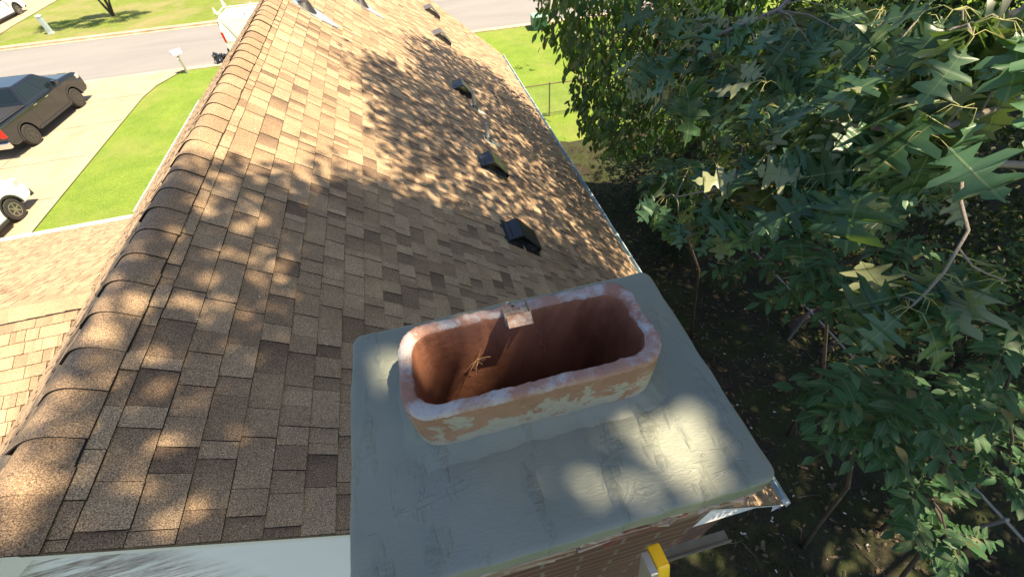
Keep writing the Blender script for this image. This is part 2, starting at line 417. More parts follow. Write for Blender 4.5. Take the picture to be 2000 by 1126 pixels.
wm.box((xE-wi-.2, Y0+.12, -.1), (xE-wi, Y1-.3, zE+.2)); wm.box((xW+wi, Y0+.12, -.1), (xW+wi+.2, Y1-.3, zE+.2))
wm.box((xW+wi+.2, Y1-.5, -.1), (xE-wi-.2, Y1-.3, zE+.2)); wm.box((xW+wi+.2, Y0+.12, -.1), (xE-wi-.2, Y0+.3, zE-.1))
hp(wm.build('wall', M_BRICK))
# far gable triangle
g = MB(); g.prism([(xW+wi, zE+.2), (xE-wi, zE+.2), (APX.x+.1, APX.z-.25), (APX.x-.1, APX.z-.25)], Y1-.45, Y1-.3, 'y'); hp(g.build('gable_wall', M_WHITE))
# near gable: lap siding, each board a sloping face with its own drop edge
def siding():
    t = NT('lap_siding', .42); n = t.noise(2.2, 6, .7, .8, t.mp((.6, 1, 5))); v = t.noise(14, 6, .8, 0, t.mp((.35, 1, 4)))
    sep = t.n.new('ShaderNodeSeparateXYZ'); t.l.new(t.co(), sep.inputs[0])
    left = t.ramp(sep.outputs[0], [(0., 1.), (1., 0.)]); nn = t.n.new('ShaderNodeMapRange'); t.l.new(sep.outputs[0], nn.inputs[0])
    nn.inputs[1].default_value = -1.32; nn.inputs[2].default_value = -1.5; nn.inputs[3].default_value = 0; nn.inputs[4].default_value = 1
    wth = t.math('MULTIPLY', nn.outputs[0], t.ramp(t.math('ADD', t.math('MULTIPLY', v, .6), t.math('MULTIPLY', n, .4)), [(.4, 1.), (.56, 0.)]))
    t.color(t.mix(wth, t.mix(n, (.74, .77, .80), (.84, .86, .87)), t.mix(v, (.10, .07, .06), (.30, .24, .22)))); return t.m
m = MB(); z = zE-.1; b = .105
while z < APX.z-.05:
    z1 = min(z+b, APX.z-.05)
    def xr(zz): return max(.02, (APX.z-.06-zz)/math.tan(PT))
    a0, a1 = xr(z), xr(z1); yo = Y0+.055; yi = Y0+.085
    m.add([(APX.x-a0, yo, z), (APX.x+a0, yo, z), (APX.x+a1, yo+.03, z1), (APX.x-a1, yo+.03, z1), (APX.x-a0, yi+.02, z), (APX.x+a0, yi+.02, z)], [(0, 1, 2, 3), (0, 4, 5, 1)])
    z = z1
hp(m.build('gable_siding', siding(), recalc=False))
# rake boards with a crown strip, drip edge
def rake(yo, yi, nm='rake_board'):
    for S_ in (Sv, Sl):
        m = MB()
        a = APX-Vector((0, 0, .035)); e = APX+S_*(half+(NC if S_ is Sv else NL)*E-.02)-Vector((0, 0, .035))
        d = Vector((0, 0, -.17))
        m.prism([(p.x, p.z) for p in (a, e, e+d, a+d)], yo, yi, 'y')
        d2 = Vector((0, 0, -.05)); y2 = yo-.014 if yi > yo else yo+.014
        m.prism([(p.x, p.z) for p in (a, e, e+d2, a+d2)], y2, yo-.002 if yi > yo else yo+.002, 'y')
        hp(m.build(nm, M_WHITE))
rake(Y0+.03, Y0+.052); rake(Y1-.03, Y1-.055)
m = MB(); m.box((-.95, Y0+.03, H-2.83), (-.02, Y0+.058, H-2.765)); hp(m.build('gable_trim', M_WHITE))
m = MB()
for k in range(9): m.box((-.92, Y0+.035, H-2.87-.05*k), (-.05, Y0+.05, H-2.835-.05*k))
m.box((-.93, Y0+.045, H-3.4), (-.04, Y0+.056, H-2.832)); hp(m.build('louvre_shutter', paint('dark_green_paint', (.02, .075, .045), .4)))
# gutters
def gutter(x, side, y0, y1, z, name='gutter'):
    prof = [(0, 0), (0, -.11), (.075, -.115), (.09, -.075), (.115, -.055), (.118, -.004), (.104, -.004), (.104, -.04), (.08, -.07), (.068, -.103), (.008, -.1), (.008, 0)]
    m = MB(); n = len(prof)
    ring = lambda yy: [(x+side*u, yy, z+v) for u, v in prof]
    m.add(ring(y0)+ring(y1), [(i, (i+1) % n, n+(i+1) % n, n+i) for i in range(n)]+[tuple(range(n))[::-1], tuple(range(n, 2*n))])
    o = hp(m.build(name, M_GUT))
    y = y0+.5
    while y < y1:
        m = MB(); m.box((x+side*.0, y, z-.004), (x+side*.125, y+.022, z+.004)) if side > 0 else m.box((x-.125, y, z-.004), (x, y+.022, z+.004)); y += .61
        m.build('gutter_hanger', M_GUT, o)
    for yy in (y0+3.03, y0+6.06):
        if yy < y1-1: m = MB(); m.prism([(x+side*u*1.04-side*.002, z+v*1.04-.001) for u, v in prof[:6]]+[(x-side*.002, z+.004)], yy, yy+.05, 'y'); m.build('gutter_joint', M_GUT, o)
    return o
M_GUT = paint('gutter_enamel', (.50, .62, .66), .3, .12, 3)
gR = gutter(xE-.03, 1, Y0+.02, Y1-.05, zE-.012)
gL = gutter(xW+.03, -1, 9.25, Y1-.05, zL-.012)
m = MB(); m.box((xE-.056, Y0+.05, zE-.2), (xE-.032, Y1-.05, zE-.02)); hp(m.build('eave_fascia', M_WHITE)); m = MB(); m.box((xW+.034, 9.25, zL-.2), (xW+.058, Y1-.05, zL-.02)); hp(m.build('eave_fascia', M_WHITE)); m = MB()
m.box((xE-wi, Y0+.1, zE-.2), (xE-.057, Y1-.1, zE-.185)); hp(m.build('soffit', M_WHITE))
# torn end of the old gutter by the gable corner
m = MB(); xx = xE-.03
m.add([(xx-.12, Y0-.03, zE-.03), (xx+.13, Y0+.0, zE-.02), (xx+.12, Y0+.06, zE-.03), (xx+.02, Y0+.03, zE-.035), (xx-.02, Y0+.05, zE-.03)], [(0, 1, 2, 3, 4)])
m.add([(xx+.13, Y0-.01, zE-.0), (xx+.135, Y0+.3, zE-.0), (xx+.135, Y0+.3, zE-.14), (xx+.13, Y0-.02, zE-.14)], [(0, 1, 2, 3)])
o = m.build('gutter_end_scrap', M_WHITE, recalc=False); o.parent = gR
# side wing: a lower cross gable running left, its ridge at right angles to the main ridge
WZ, WY, WS = H-3.42, 4.32, math.atan(.41)
cw, sw = math.cos(WS), math.sin(WS)
wx0 = -16.0
def wing():
    m = MB(); r = random.Random(9)
    for side in (1, -1):
        ncr = int((9.17-WY)/cw/E)+1 if side > 0 else 40
        nrm = Vector((0, side*sw, cw))
        def place(s, y, n=0, side=side, nrm=nrm): return Vector((y, WY+side*cw*s*E, WZ-sw*s*E))+nrm*n
        # each course stops where it runs into the main left slope
        for i in range(1, ncr):
            zc = WZ-sw*i*E; xm = APX.x-(APX.z-zc)/.79
            mm = MB(); tabs(m, place, 0, i, i+1, wx0, xm+.02, .06, 100+i*side, .6)
        zc = WZ-sw*ncr*E; yc = WY+side*cw*ncr*E
        m.add([(wx0, WY, WZ-.006), (APX.x-(APX.z-WZ)/.79+.3, WY, WZ-.006), (APX.x-(APX.z-zc)/.79+.3, yc-side*.1, zc+.03), (wx0, yc-side*.1, zc+.03)], [(0, 1, 2, 3) if side > 0 else (3, 2, 1, 0)], .1)
    hp(m.build('wing_roof', M_ROOF, recalc=False, label='lower wing roof running away from the main ridge'))
    m = MB(); x = -3.6; CE = .197; hw = .165
    rw = random.Random(8)
    while x > wx0:
        x0_, x1_ = x-.27, x; rows = []; lift = rw.uniform(.01, .02)
        if -6.25 < x < -5.98: lift = .035
        for xx_, hg in ((x0_, lift), (x1_, .005)):
            rows.append([Vector((xx_, WY+u*hw*cw, WZ-sw*abs(u)*hw+.012*(1-abs(u)) + hg)) for u in (-1, -.66, -.3, 0, .3, .66, 1)])
        vs = rows[0]+rows[1]; m.add(vs, [(j, j+1, 7+j+1, 7+j) for j in range(6)], .55+rw.uniform(-.08, .08))
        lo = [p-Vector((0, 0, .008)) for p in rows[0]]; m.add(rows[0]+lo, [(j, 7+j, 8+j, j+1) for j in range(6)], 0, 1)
        m.add([Vector((x0_+.07, WY-hw*cw+.004, WZ-sw*hw+.008)), Vector((x1_, WY-hw*cw+.004, WZ-sw*hw+.008)), Vector((x1_, WY-(hw+.016)*cw, WZ-sw*(hw+.016)+.0135)), Vector((x0_+.07, WY-(hw+.016)*cw, WZ-sw*(hw+.016)+.0135))], [(0, 1, 2, 3)], 0, 1)  # black strip by the near cap edge, gap shade put in as colour
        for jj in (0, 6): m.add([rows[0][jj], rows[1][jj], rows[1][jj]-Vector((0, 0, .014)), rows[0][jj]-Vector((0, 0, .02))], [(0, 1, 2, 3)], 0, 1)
        x -= CE
    hp(m.build('wing_ridge_cap', M_ROOF, recalc=False))
    m = MB(); yf = 9.17; zf = WZ-sw*(yf-WY)/cw
    m.box((wx0, yf-.36, -.1), (xW+.3, yf-.16, zf+.05)); hp(m.build('wing_wall', M_BRICK)); m = MB(); m.box((wx0, -1.2, -.1), (xW+.5, -1.0, 3.0)); hp(m.build('wing_wall', M_BRICK))
    m = MB(); m.box((wx0, yf+.02, zf-.10), (xW-.12, yf+.10, zf+.012)); m.box((wx0, yf-.02, zf-.14), (xW-.1, yf+.018, zf-.0))
    hp(m.build('wing_gutter', M_WHITE))
wing()

# roof vents and pipes (parts of the house)
def vent(s, y, w=.29, l=.34, hgt=.13, mat=M_VENT, frame=M_VENT, boxy=True):
    # footprint: s along slope, y along ridge; hood rises down-slope with an open near side
    P_ = lambda ds, dy, n: O0+Sv*(s+ds)+Nv*n+Vector((0, y+dy, 0))
    m = MB()
    def slab(a): m.add(a, [(0, 3, 2, 1), (4, 5, 6, 7), (0, 1, 5, 4), (1, 2, 6, 5), (2, 3, 7, 6), (3, 0, 4, 7)])
    slab([P_(-.07, -.06, .006), P_(l+.02, -.06, .006), P_(l+.02, w+.06, .006), P_(-.07, w+.06, .006), P_(-.07, -.06, .011), P_(l+.02, -.06, .011), P_(l+.02, w+.06, .011), P_(-.07, w+.06, .011)])
    fl = hp(m.build('roof_vent', frame))
    # hood: profile in (s,n)
    pr = [(0, .012), (.10, hgt), (.13, hgt+.004), (l-.02, hgt*.62), (l, hgt*.5), (l, .02), (l-.012, .02), (l-.014, hgt*.46), (.12, hgt-.016), (.012, .014)]
    m = MB(); n = len(pr)
    m.add([P_(a, 0, b) for a, b in pr]+[P_(a, w, b) for a, b in pr], [(i, i+n, (i+1) % n+n, (i+1) % n) for i in range(n)]+[tuple(range(n)), tuple(range(2*n-1, n-1, -1))])
    m.build('hood', mat, fl, bevel=.004)
    m = MB()      # recessed inner box with louvres
    slab2 = lambda s0, s1, y0_, y1_, n0, n1: m.add([P_(s0, y0_, n0), P_(s1, y0_, n0), P_(s1, y1_, n0), P_(s0, y1_, n0), P_(s0, y0_, n1), P_(s1, y0_, n1), P_(s1, y1_, n1), P_(s0, y1_, n1)], [(0, 3, 2, 1), (4, 5, 6, 7), (0, 1, 5, 4), (1, 2, 6, 5), (2, 3, 7, 6), (3, 0, 4, 7)])
    slab2(.03, l-.03, .03, w-.03, .008, hgt*.42)
    for k in range(7): slab2(.05+k*.035, .058+k*.035, .012, .03, .01, hgt*.42)
    m.build('louvre', frame, fl)
vent(2.76, 3.62, .33, .47, .15); vent(2.76, 5.26, .32, .45, .15)
vent(2.76, 7.98, .32, .44, .15)
vent(2.74, 11.0, .34, .44, .15, M_VENTB, M_VENTB); vent(2.74, 13.1, .34, .44, .15, M_VENTB, M_VENTB)
M_FLASH = paint('silver_flashing', (.6, .63, .66), .25, .25, 20, Metallic=.6)
def pipe(s, y, r, hgt, mat, big=False):
    b = O0+Sv*s+Vector((0, y, 0))
    m = MB(); m.tube([b-Vector((0, 0, .1)), b+Vector((0, 0, hgt))], r, 14, caps=False); m.tube([b+Vector((0, 0, hgt-.03)), b+Vector((0, 0, hgt))], r*.8, 14)
    o = hp(m.build('vent_pipe', mat, smooth=False))
    m = MB()
    c = [b+Vector((0, 0, .10)), b+Nv*.012]
    ring = []
    for k in range(16):
        t = 2*math.pi*k/16; ring.append(b+Nv*.012+Sv*(math.cos(t)*r*2.4)+Vector((0, math.sin(t)*r*2.4, 0)))
    top = [b+Vector((0, 0, .05+r*.6))+Vector((math.cos(2*math.pi*k/16), math.sin(2*math.pi*k/16), 0))*r*1.05 for k in range(16)]
    m.add(ring+top, [(k, (k+1) % 16, 16+(k+1) % 16, 16+k) for k in range(16)]); m.build('boot', M_PLAST, o, smooth=True)
    w = r*3.2
    q = lambda ds, dy, n: b+Sv*ds+Vector((0, dy, 0))+Nv*n
    m = MB(); m.add([q(-w, -w, .012), q(w*.8, -w, .012), q(w*2.4, -w*.35, .014), q(w*2.6, w*.2, .014), q(w*1.2, w, .012), q(-w, w, .012)], [(0, 1, 2, 3, 4, 5)])
    m.build('flashing', M_FLASH if big else paint('grey_flashing', (.62, .66, .6), .3), o, recalc=False)
    return o
pipe(3.16, 6.42, .032, .30, M_PIPE); pipe(3.16, 7.64, .030, .34, M_PIPE)
pipe(.22, 7.35, .055, .5, M_VENTB, True); pipe(1.02, 9.5, .055, .55, M_VENTB, True)

# ------------------------------------------------------------------ chimney
CD, RD = H-.87, H-.715
def crown_mat():
    t = NT('wet_mortar', .42)
    v1 = t.mp((1, 3.2, 1), (0, 0, .6)); v2 = t.mp((3., 1, 1), (0, 0, .35))
    big = t.noise(5.0, 3, .5, 0); fine = t.noise(60, 5, .65, 0, v1)
    rid = t.noise(5, 3, .6, .5, v1); r1 = t.ramp(t.math('ABSOLUTE', t.math('SUBTRACT', rid, .52)), [(0, 1.), (.012, .0)])
    rid2 = t.noise(4.2, 3, .6, .6, v2); r2 = t.ramp(t.math('ABSOLUTE', t.math('SUBTRACT', rid2, .47)), [(0, 1.), (.010, 0.)])
    brk = t.ramp(t.noise(13, 3, .6), [(.52, 0.), (.62, 1.)])
    msk = t.math('MULTIPLY', t.ramp(t.noise(3.0, 3), [(.44, 0.), (.56, 1.)]), brk)
    lines = t.math('MULTIPLY', t.math('MAXIMUM', r1, r2), msk)
    rough = t.math('MULTIPLY', t.ramp(t.noise(7, 3, .5, 0, v2), [(.56, 0.), (.66, 1.)]), t.noise(26, 5, .7, .8, v1))
    c = t.mix(t.ramp(big, [(.3, 0.), (.7, 1.)]), (.20, .225, .185), (.255, .27, .215))
    c = t.mix(t.ramp(t.noise(2.2, 4), [(.45, 0.), (.65, .6)]), c, (.21, .25, .235))
    c = t.mix(t.math('MULTIPLY', lines, .35), c, (.36, .38, .36)); t.color(c)
    h = t.math('ADD', t.math('ADD', t.math('MULTIPLY', big, .5), t.math('MULTIPLY', lines, .10)), t.math('ADD', t.math('MULTIPLY', fine, .06), t.math('MULTIPLY', rough, .34)))
    t.bump(h, .018, 1.)
    t.rough(t.ramp(t.noise(9, 5, .6), [(.35, .34), (.65, .58)])); return t.m
def rrect(x0, y0, x1, y1, r, n=7):
    pts = []
    for cx_, cy_, a0 in ((x1-r, y1-r, 0), (x0+r, y1-r, 90), (x0+r, y0+r, 180), (x1-r, y0+r, 270)):
        for k in range(n+1):
            a = R_(a0+90*k/n); pts.append((cx_+r*math.cos(a), cy_+r*math.sin(a)))
    return pts
CX0, CX1, CY0, CY1 = -.301, .518, .140, .718
def densify(pts, step):
    out = []
    for i, p in enumerate(pts):
        q = pts[(i+1) % len(pts)]; d = math.hypot(q[0]-p[0], q[1]-p[1]); n = max(1, int(d/step))
        out += [(p[0]+(q[0]-p[0])*k/n, p[1]+(q[1]-p[1])*k/n) for k in range(n)]
    return out
def nz(x, y, z=0, s=1.): return noise.noise((x*s, y*s, z*s))
chim = MB()
def hollow(m, x0, y0, x1, y1, z0, z1):
    hx0, hy0, hx1, hy1 = -.16, .36, .375, .588
    m.box((x0, y0, z0), (x1, hy0, z1)); m.box((x0, hy1, z0), (x1, y1, z1)); m.box((x0, hy0, z0), (hx0, hy1, z1)); m.box((hx1, hy0, z0), (x1, hy1, z1))
hollow(chim, CX0+.03, CY0+.028, CX1-.03, CY1-.03, -.1, CD-.16)
# corbelled top courses, ragged
chimney = hp(chim.build('chimney', M_BRICK, label='brown brick chimney on the gable end'))
m = MB(); r = random.Random(21)
for cz, out in ((CD-.16, .012), (CD-.085, .004)):
    x = CX0+.02
    while x < CX1-.03:
        l = min(.2, CX1-.02-x); o_ = out+r.uniform(-.006, .012)
        m.box((x, CY0+.02-o_, cz+.004), (x+l-.008, CY0+.12, cz+.068), m=None); x += l
    hollow(m, CX0+.022, CY0+.121, CX1-.022, CY1-.02, cz+.004, cz+.068)
    hollow(m, CX0+.03, CY0+.024, CX1-.03, CY1-.03, cz-.006, cz+.0035)
for k in range(150):
    x = r.uniform(CX0+.0, CX1-.0); z = CD-.055-abs(r.gauss(0, .055)); l, hh_, dd_ = r.uniform(.015, .07), r.uniform(.004, .014), r.uniform(.006, .02)
    mt = Matrix.Translation((x, CY0+.012+r.uniform(-.002, .008), z)) @ Matrix.Rotation(r.uniform(-.25, .25), 4, 'Y') @ Matrix.Rotation(r.uniform(-.3, .3), 4, 'Z')
    m.box((-l/2, -dd_/2, -hh_/2), (l/2, dd_/2, hh_/2), m=mt, mi=r.choice([0, 1, 1, 2]))
o = m.build('brick_corbel', [M_BRKW, paint('pale_mortar_smear', (.45, .36, .32), .9, .4, 30), paint('broken_brick_face', (.26, .09, .055), .9, .4, 30)], chimney, bevel=.004); 
def rr_fixed(x0, y0, x1, y1, r, nc=6, ns=34):
    c = []
    for cx_, cy_, a0 in ((x1-r, y1-r, 0), (x0+r, y1-r, 90), (x0+r, y0+r, 180), (x1-r, y0+r, 270)):
        c.append([(cx_+r*math.cos(R_(a0+90*k/nc)), cy_+r*math.sin(R_(a0+90*k/nc))) for k in range(nc+1)])
    out = []
    for i in range(4):
        out += c[i]; a, b = c[i][-1], c[(i+1) % 4][0]
        out += [(a[0]+(b[0]-a[0])*k/ns, a[1]+(b[1]-a[1])*k/ns) for k in range(1, ns)]
    return out
def crown():
    oA = rr_fixed(CX0, CY0, CX1, CY1, .024); oB = rr_fixed(-.15, .369, .365, .579, .055); n = len(oA); cx_, cy_ = .1, .45
    prof = [(-.004, -.052), (.0, -.045), (.0, -.012), (.004, -.005), (.014, -.0015), (.05, .0), (.1, .001), (.16, .001), (.26, .002), (.38, .003), (.5, .004), (.62, .005), (.75, .006), (.88, .007), (1., .008)]
    vs = []
    for tt, dz in prof:
        for a, b in zip(oA, oB):
            X = a[0]+(b[0]-a[0])*tt; Y = a[1]+(b[1]-a[1])*tt
            wob = (.0032*nz(X, Y, dz, 8)+.002*nz(X, Y, 3, 24))*min(1, max(.5, tt*6)); ew = (.006*nz(X, Y, 8, 5)+.003*nz(X, Y, 9, 17)) if tt < .03 else 0
            lowr = -.012*nz(X, Y, 1, 6)-.006 if dz < -.03 else 0
            vs.append((X+ew*(1 if X > cx_ else -1), Y+ew*(1 if Y > cy_ else -1), CD+dz+wob+lowr))
    L = len(prof)
    fs = [(a*n+i, a*n+(i+1) % n, (a+1)*n+(i+1) % n, (a+1)*n+i) for a in range(L-1) for i in range(n)]
    m = MB(); m.add(vs, fs)
    FXa, FXb, FYa, FYb = -.157, .372, .362, .586
    # mortar fillet swept up round the flue
    pr = [(.05, -.004), (.03, .002), (.014, .009), (.005, .018), (-.004, .021)]
    base = densify(rrect(FXa, FYa, FXb, FYb, .06, 7), .012); nb = len(base); c2 = ((FXa+FXb)/2, (FYa+FYb)/2)
    vs = []
    for off, dz in pr:
        for (x, y) in base:
            w_ = .004*nz(x, y, dz, 22)+.003*nz(x, y, 4, 50)
            hx, hy = (FXb-FXa)/2, (FYb-FYa)/2
            X = c2[0]+(x-c2[0])*(1+off/hx); Y = c2[1]+(y-c2[1])*(1+off/hy)
            vs.append((X, Y, CD+.006+dz+w_*(1.6 if dz > .015 else .25)))
    m.add(vs, [(a*nb+i, a*nb+(i+1) % nb, (a+1)*nb+(i+1) % nb, (a+1)*nb+i) for a in range(len(pr)-1) for i in range(nb)])
    return m.build('crown', crown_mat(), chimney, smooth=True, recalc=False, label='smooth grey mortar crown, freshly trowelled')
crown()
def flue_mats():
    t = NT('fired_clay', .85); n = t.noise(9, 6, .65); g = t.noise(70, 4, .7); sepo = t.noise(16, 6, .7, .5)
    c = t.mix(t.ramp(n, [(.3, 0.), (.7, 1.)]), (.27, .15, .10), (.40, .235, .155))
    zz = t.n.new('ShaderNodeSeparateXYZ'); t.l.new(t.co(), zz.inputs[0]); hz = t.math('MULTIPLY', t.math('SUBTRACT', RD-.055, zz.outputs[2]), 2.2)
    c = t.mix(t.ramp(t.math('ADD', sepo, hz), [(.53, 0.), (.58, .92)]), c, t.mix(g, (.30, .29, .23), (.48, .46, .40)))
    c = t.mix(t.ramp(t.noise(26, 5, .8), [(.64, 0.), (.7, .7)]), c, (.08, .075, .06)); t.color(c); t.bump(t.math('ADD', g, t.math('MULTIPLY', sepo, 1.5)), .004)
    r = NT('mortared_rim', .8); n = r.noise(11, 6, .65, .3); g = r.noise(90, 5, .75); n2 = r.noise(5, 4)
    c = r.mix(r.ramp(n2, [(.35, 0.), (.65, 1.)]), (.37, .20, .15), (.46, .27, .21))
    c = r.mix(r.ramp(n, [(.45, 0.), (.56, .9)]), c, r.mix(g, (.42, .38, .38), (.68, .70, .72)))
    c = r.mix(r.ramp(r.noise(46, 4, .8), [(.66, 0.), (.72, .8)]), c, (.11, .09, .08))
    c = r.mix(r.ramp(r.noise(75, 3, .8), [(.70, 0.), (.74, .9)]), c, (.8, .8, .8)); r.color(c); r.bump(r.math('ADD', g, n), .007)
    i = NT('flue_inside', .6); n = i.noise(5, 5, .6, .6, i.mp((1, 1, .5))); g = i.noise(60, 4)
    c = i.mix(n, (.29, .12, .07), (.43, .20, .125)); c = i.mix(i.ramp(i.noise(11, 5, .7, 0, i.mp((1.2, 1.2, .35))), [(.45, 0.), (.7, .75)]), c  , (.14, .055, .03))
    i.color(c); i.bump(g, .002); return t.m, r.m, i.m
def flue():
    FXa, FXb, FYa, FYb = -.157, .372, .362, .586
    out = densify(rrect(FXa, FYa, FXb, FYb, .062, 8), .006); n = len(out)
    cx_, cy_ = (FXa+FXb)/2, (FYa+FYb)/2; hx, hy = (FXb-FXa)/2, (FYb-FYa)/2; T = .027
    top = RD
    prof = [(0, CD-.05, 0), (0, CD+.05, 0), (.0, top-.05, 0), (.0005, top-.012, 0), (.001, top-.006, 1), (.004, top-.001, 1), (.010, top, 1), (.019, top, 1), (.0245, top-.003, 1), (.0268, top-.009, 1), (T, top-.02, 2), (T, top-.12, 2), (T, top-.4, 2), (T, top-1.1, 2)]
    vs = []
    for off, z, k in prof:
        for (x, y) in out:
            # inner outline is a rounded rectangle too
            X = cx_+(x-cx_)*(1-off/hx); Y = cy_+(y-cy_)*(1-off/hy)
            if z > top-.03 and k < 2 or (k == 2 and z > top-.03):
                j = .0035*nz(X, Y, 2, 28)+.0022*nz(X, Y, 5, 75)+.0012*nz(X, Y, 7, 160)
                z2 = z+j*1.1-.006*max(0, nz(X, Y, 9, 12))
                e = .0022*nz(X, Y, z*3, 60)+.0016*nz(X, Y, 6, 140)
                # spalled corner on the right
                d = math.hypot(X-.357, Y-.50); z2 -= .016*max(0, 1-d/.06)*(1+nz(X, Y, 1, 60))
                X += e*(1 if x > cx_ else -1); Y += e*(1 if y > cy_ else -1); vs.append((X, Y, z2))
            else: vs.append((X+.001*nz(X, z, 1, 20), Y+.001*nz(X, Y, z, 30), z))
    m = MB(); L = len(prof)
    for a in range(L-1):
        mi = 0 if a < 3 else (1 if a < 9 else 2)
        for i in range(n):
            m.f.append((a*n+i, a*n+(i+1) % n, (a+1)*n+(i+1) % n, (a+1)*n+i)); m.t.append(.5); m.mi.append(mi)
    m.v = vs
    o = m.build('flue_liner', list(flue_mats()), chimney, smooth=True, recalc=False, label='pinkish clay flue liner with a rough mortar-smeared rim')
    # hairline crack down the far inner wall and lip of the next liner below
    m = MB(); r = random.Random(3); p = Vector((.135, FYb-T-.0012, top-.03)); pts = [p.copy()]
    for k in range(14): p = p+Vector((r.uniform(-.004, .016), 0, -.016)); pts.append(p.copy())
    m.tube(pts, .0006, 5); m.build('crack', paint('pale_crack', (.5, .3, .2), .8), o)
flue()
m = MB(); m.add([(x, y, RD-.62) for x, y in rrect(-.13, .39, .345, .56, .03)], [tuple(range(32))]); 
ms = NT('soot_debris', .95); nn_ = ms.noise(30, 6, .8); ms.color(ms.mix(nn_, (.02, .012, .01), (.12, .07, .045))); ms.bump(nn_, .02); m.build('smoke_shelf', ms.m, chimney, recalc=False)
# old cap bracket clipped over the far rim
def bracket():
    x0, x1 = .078, .128; yo = .592; m = MB(); t = .0028
    base = empty('cap_bracket', (x0, .56, RD), label='rusty metal cap bracket with square slot clipped over the flue rim', cat='bracket')
    def pl(a, b): m.box(a, b)
    # face plate tilted to the opening, with a square slot and a round hole
    mt = Matrix.Translation((0, 0, .012)) @ Matrix.Translation((x0, .545, 0)) @ Matrix.Rotation(R_(-28), 4, 'X')
    w, h = .052, .062
    def q(x, y, z=0): return mt @ Vector((x, y, z))
    xs = [0, .018, .036, w]; ysq = [-.012, .008, .024, .05]
    for i in range(3):
        for j in range(3):
            if i == 1 and j == 1: continue
            m.box((xs[i], ysq[j], -t/2), (xs[i+1], ysq[j+1], t/2), m=mt)
    m.box((0, -.04, -t/2), (w, -.0121, t/2), m=mt @ Matrix.Translation((0, 0, -.0)) @ Matrix.Translation((0, -.0121, 0)) @ Matrix.Rotation(R_(38), 4, 'X') @ Matrix.Translation((0, .0121, 0)))
    m.box((-.0028, -.012, -.022), (-.0001, .05, t/2+.004), m=mt); m.box((w+.0001, -.012, -.022), (w+.0028, .05, t/2+.006), m=mt)
    t_ = NT('rusty_steel', .6, Metallic=.3); n = t_.noise(40, 5, .7); t_.color(t_.mix(t_.ramp(n, [(.4, 0.), (.6, 1.)]), (.22, .12, .09), (.36, .33, .30)))
    base.matrix_world = Matrix.Identity(4); base.location = (0, 0, 0)
    for i, v in enumerate(m.v): m.v[i] = (v[0], v[1], v[2]+RD)
    m.build('plate', t_.m, base)
    m = MB(); c = mt @ Vector((.024, .036, t/2+.001))+Vector((0, 0, RD)); nn = mt.to_3x3() @ Vector((0, 0, 1))
    m.tube([c-nn*.0005, c+nn*.0008], .0042, 14); m.build('hole', paint('black_hole', (.004, .004, .004), .9), base)
    m = MB(); c = mt @ Vector((.016, .058, 0))+Vector((0, 0, RD)); m.tube([c-nn*.004, c+nn*.004], [.007, .005], 6); m.build('bolt', M_GALV, base)
bracket()
# dead twig lying against the inside of the flue
def sprig():
    b = Vector((.0, .545, RD-.13)); m = MB(); r = random.Random(4)
    for k in range(7):
        p = b.copy(); d = Vector((r.uniform(-1, .6), r.uniform(-.5, .1), r.uniform(-.6, .5))).normalized(); pts = [p]
        for s in range(4): d = (d+Vector((r.uniform(-.4, .4), r.uniform(-.3, .1), r.uniform(-.4, .4)))).normalized(); p = p+d*.009; pts.append(p)
        m.tube(pts, [.0014, .0011, .0009, .0007, .0005], 5)
    m.add([b+Vector((.01, -.01, .0)), b+Vector((.022, -.012, .012)), b+Vector((.02, -.014, .024)), b+Vector((.008, -.01, .016))], [(0, 1, 2, 3)])
    m.build('dead_sprig', paint('dry_twig', (.35, .22, .12), .8), label='dry tangled sprig caught on the inside wall of the flue', cat='sprig')
sprig()
# ladder leaning on the near face
def ladder():
    L = empty('ladder', (.2, -1.9, 0), label='ladder with yellow rail cap leaning against the chimney', cat='ladder')
    for i, (x, cap) in enumerate(((.05, False), (.246, True))):
        top = Vector((x, .088, H-(1.0 if cap else 1.16))); bot = Vector((x+(0.02 if cap else -.14), -1.9, 0))
        d = (top-bot).normalized(); up = Vector((0, 0, 1)); sx = Vector((1, 0, 0)); ny = sx.cross(d).normalized()
        def rail(a, b, w, dp, off=0): 
            vs = [p+sx*u+ny*v for p in (a, b) for u, v in ((-w, -dp), (w, -dp), (w, dp), (-w, dp))]
            return vs, [(0, 3, 2, 1), (4, 5, 6, 7), (0, 1, 5, 4), (1, 2, 6, 5), (2, 3, 7, 6), (3, 0, 4, 7)]
        m = MB(); m.add(*rail(bot, top, .008, .022)); r_ = m.build('rail', M_ALU, L, bevel=.002); 
        if cap:
            m = MB();             c0 = top-d*.10; m.add([p+sx*u+ny*v for p, q in ((c0, 1), (top+d*.003, .55)) for u, v in ((.0085, -.03), (.036, -.03), (.036, .03*q), (.0085, .03*q))], [(0, 3, 2, 1), (4, 5, 6, 7), (0, 1, 5, 4), (1, 2, 6, 5), (2, 3, 7, 6), (3, 0, 4, 7)])
            m.build('rail_cap', M_YEL, L, bevel=.004)
            m = MB(); cc = top-d*.06+sx*.0365; m.tube([cc-sx*.001, cc+sx*.001], .009, 12); m.build('rivet', paint('ochre', (.45, .25, .02), .5), L)
        for v in L.children: pass
    for k in range(24):
        m = MB(); t = .04+k*.04; a = Vector((-.022, -1.9, 0)).lerp(Vector((.118, .08, H-1.16)), t); b = Vector((.336, -1.9, 0)).lerp(Vector((.316, .08, H-1.0)), t); b.z = a.z
        m.tube([a, b], .014, 8); m.build('rung', M_ALU, L)
    for o in L.children: o.matrix_parent_inverse = Matrix.Translation(-Vector((.2, -1.9, 0)))
ladder()
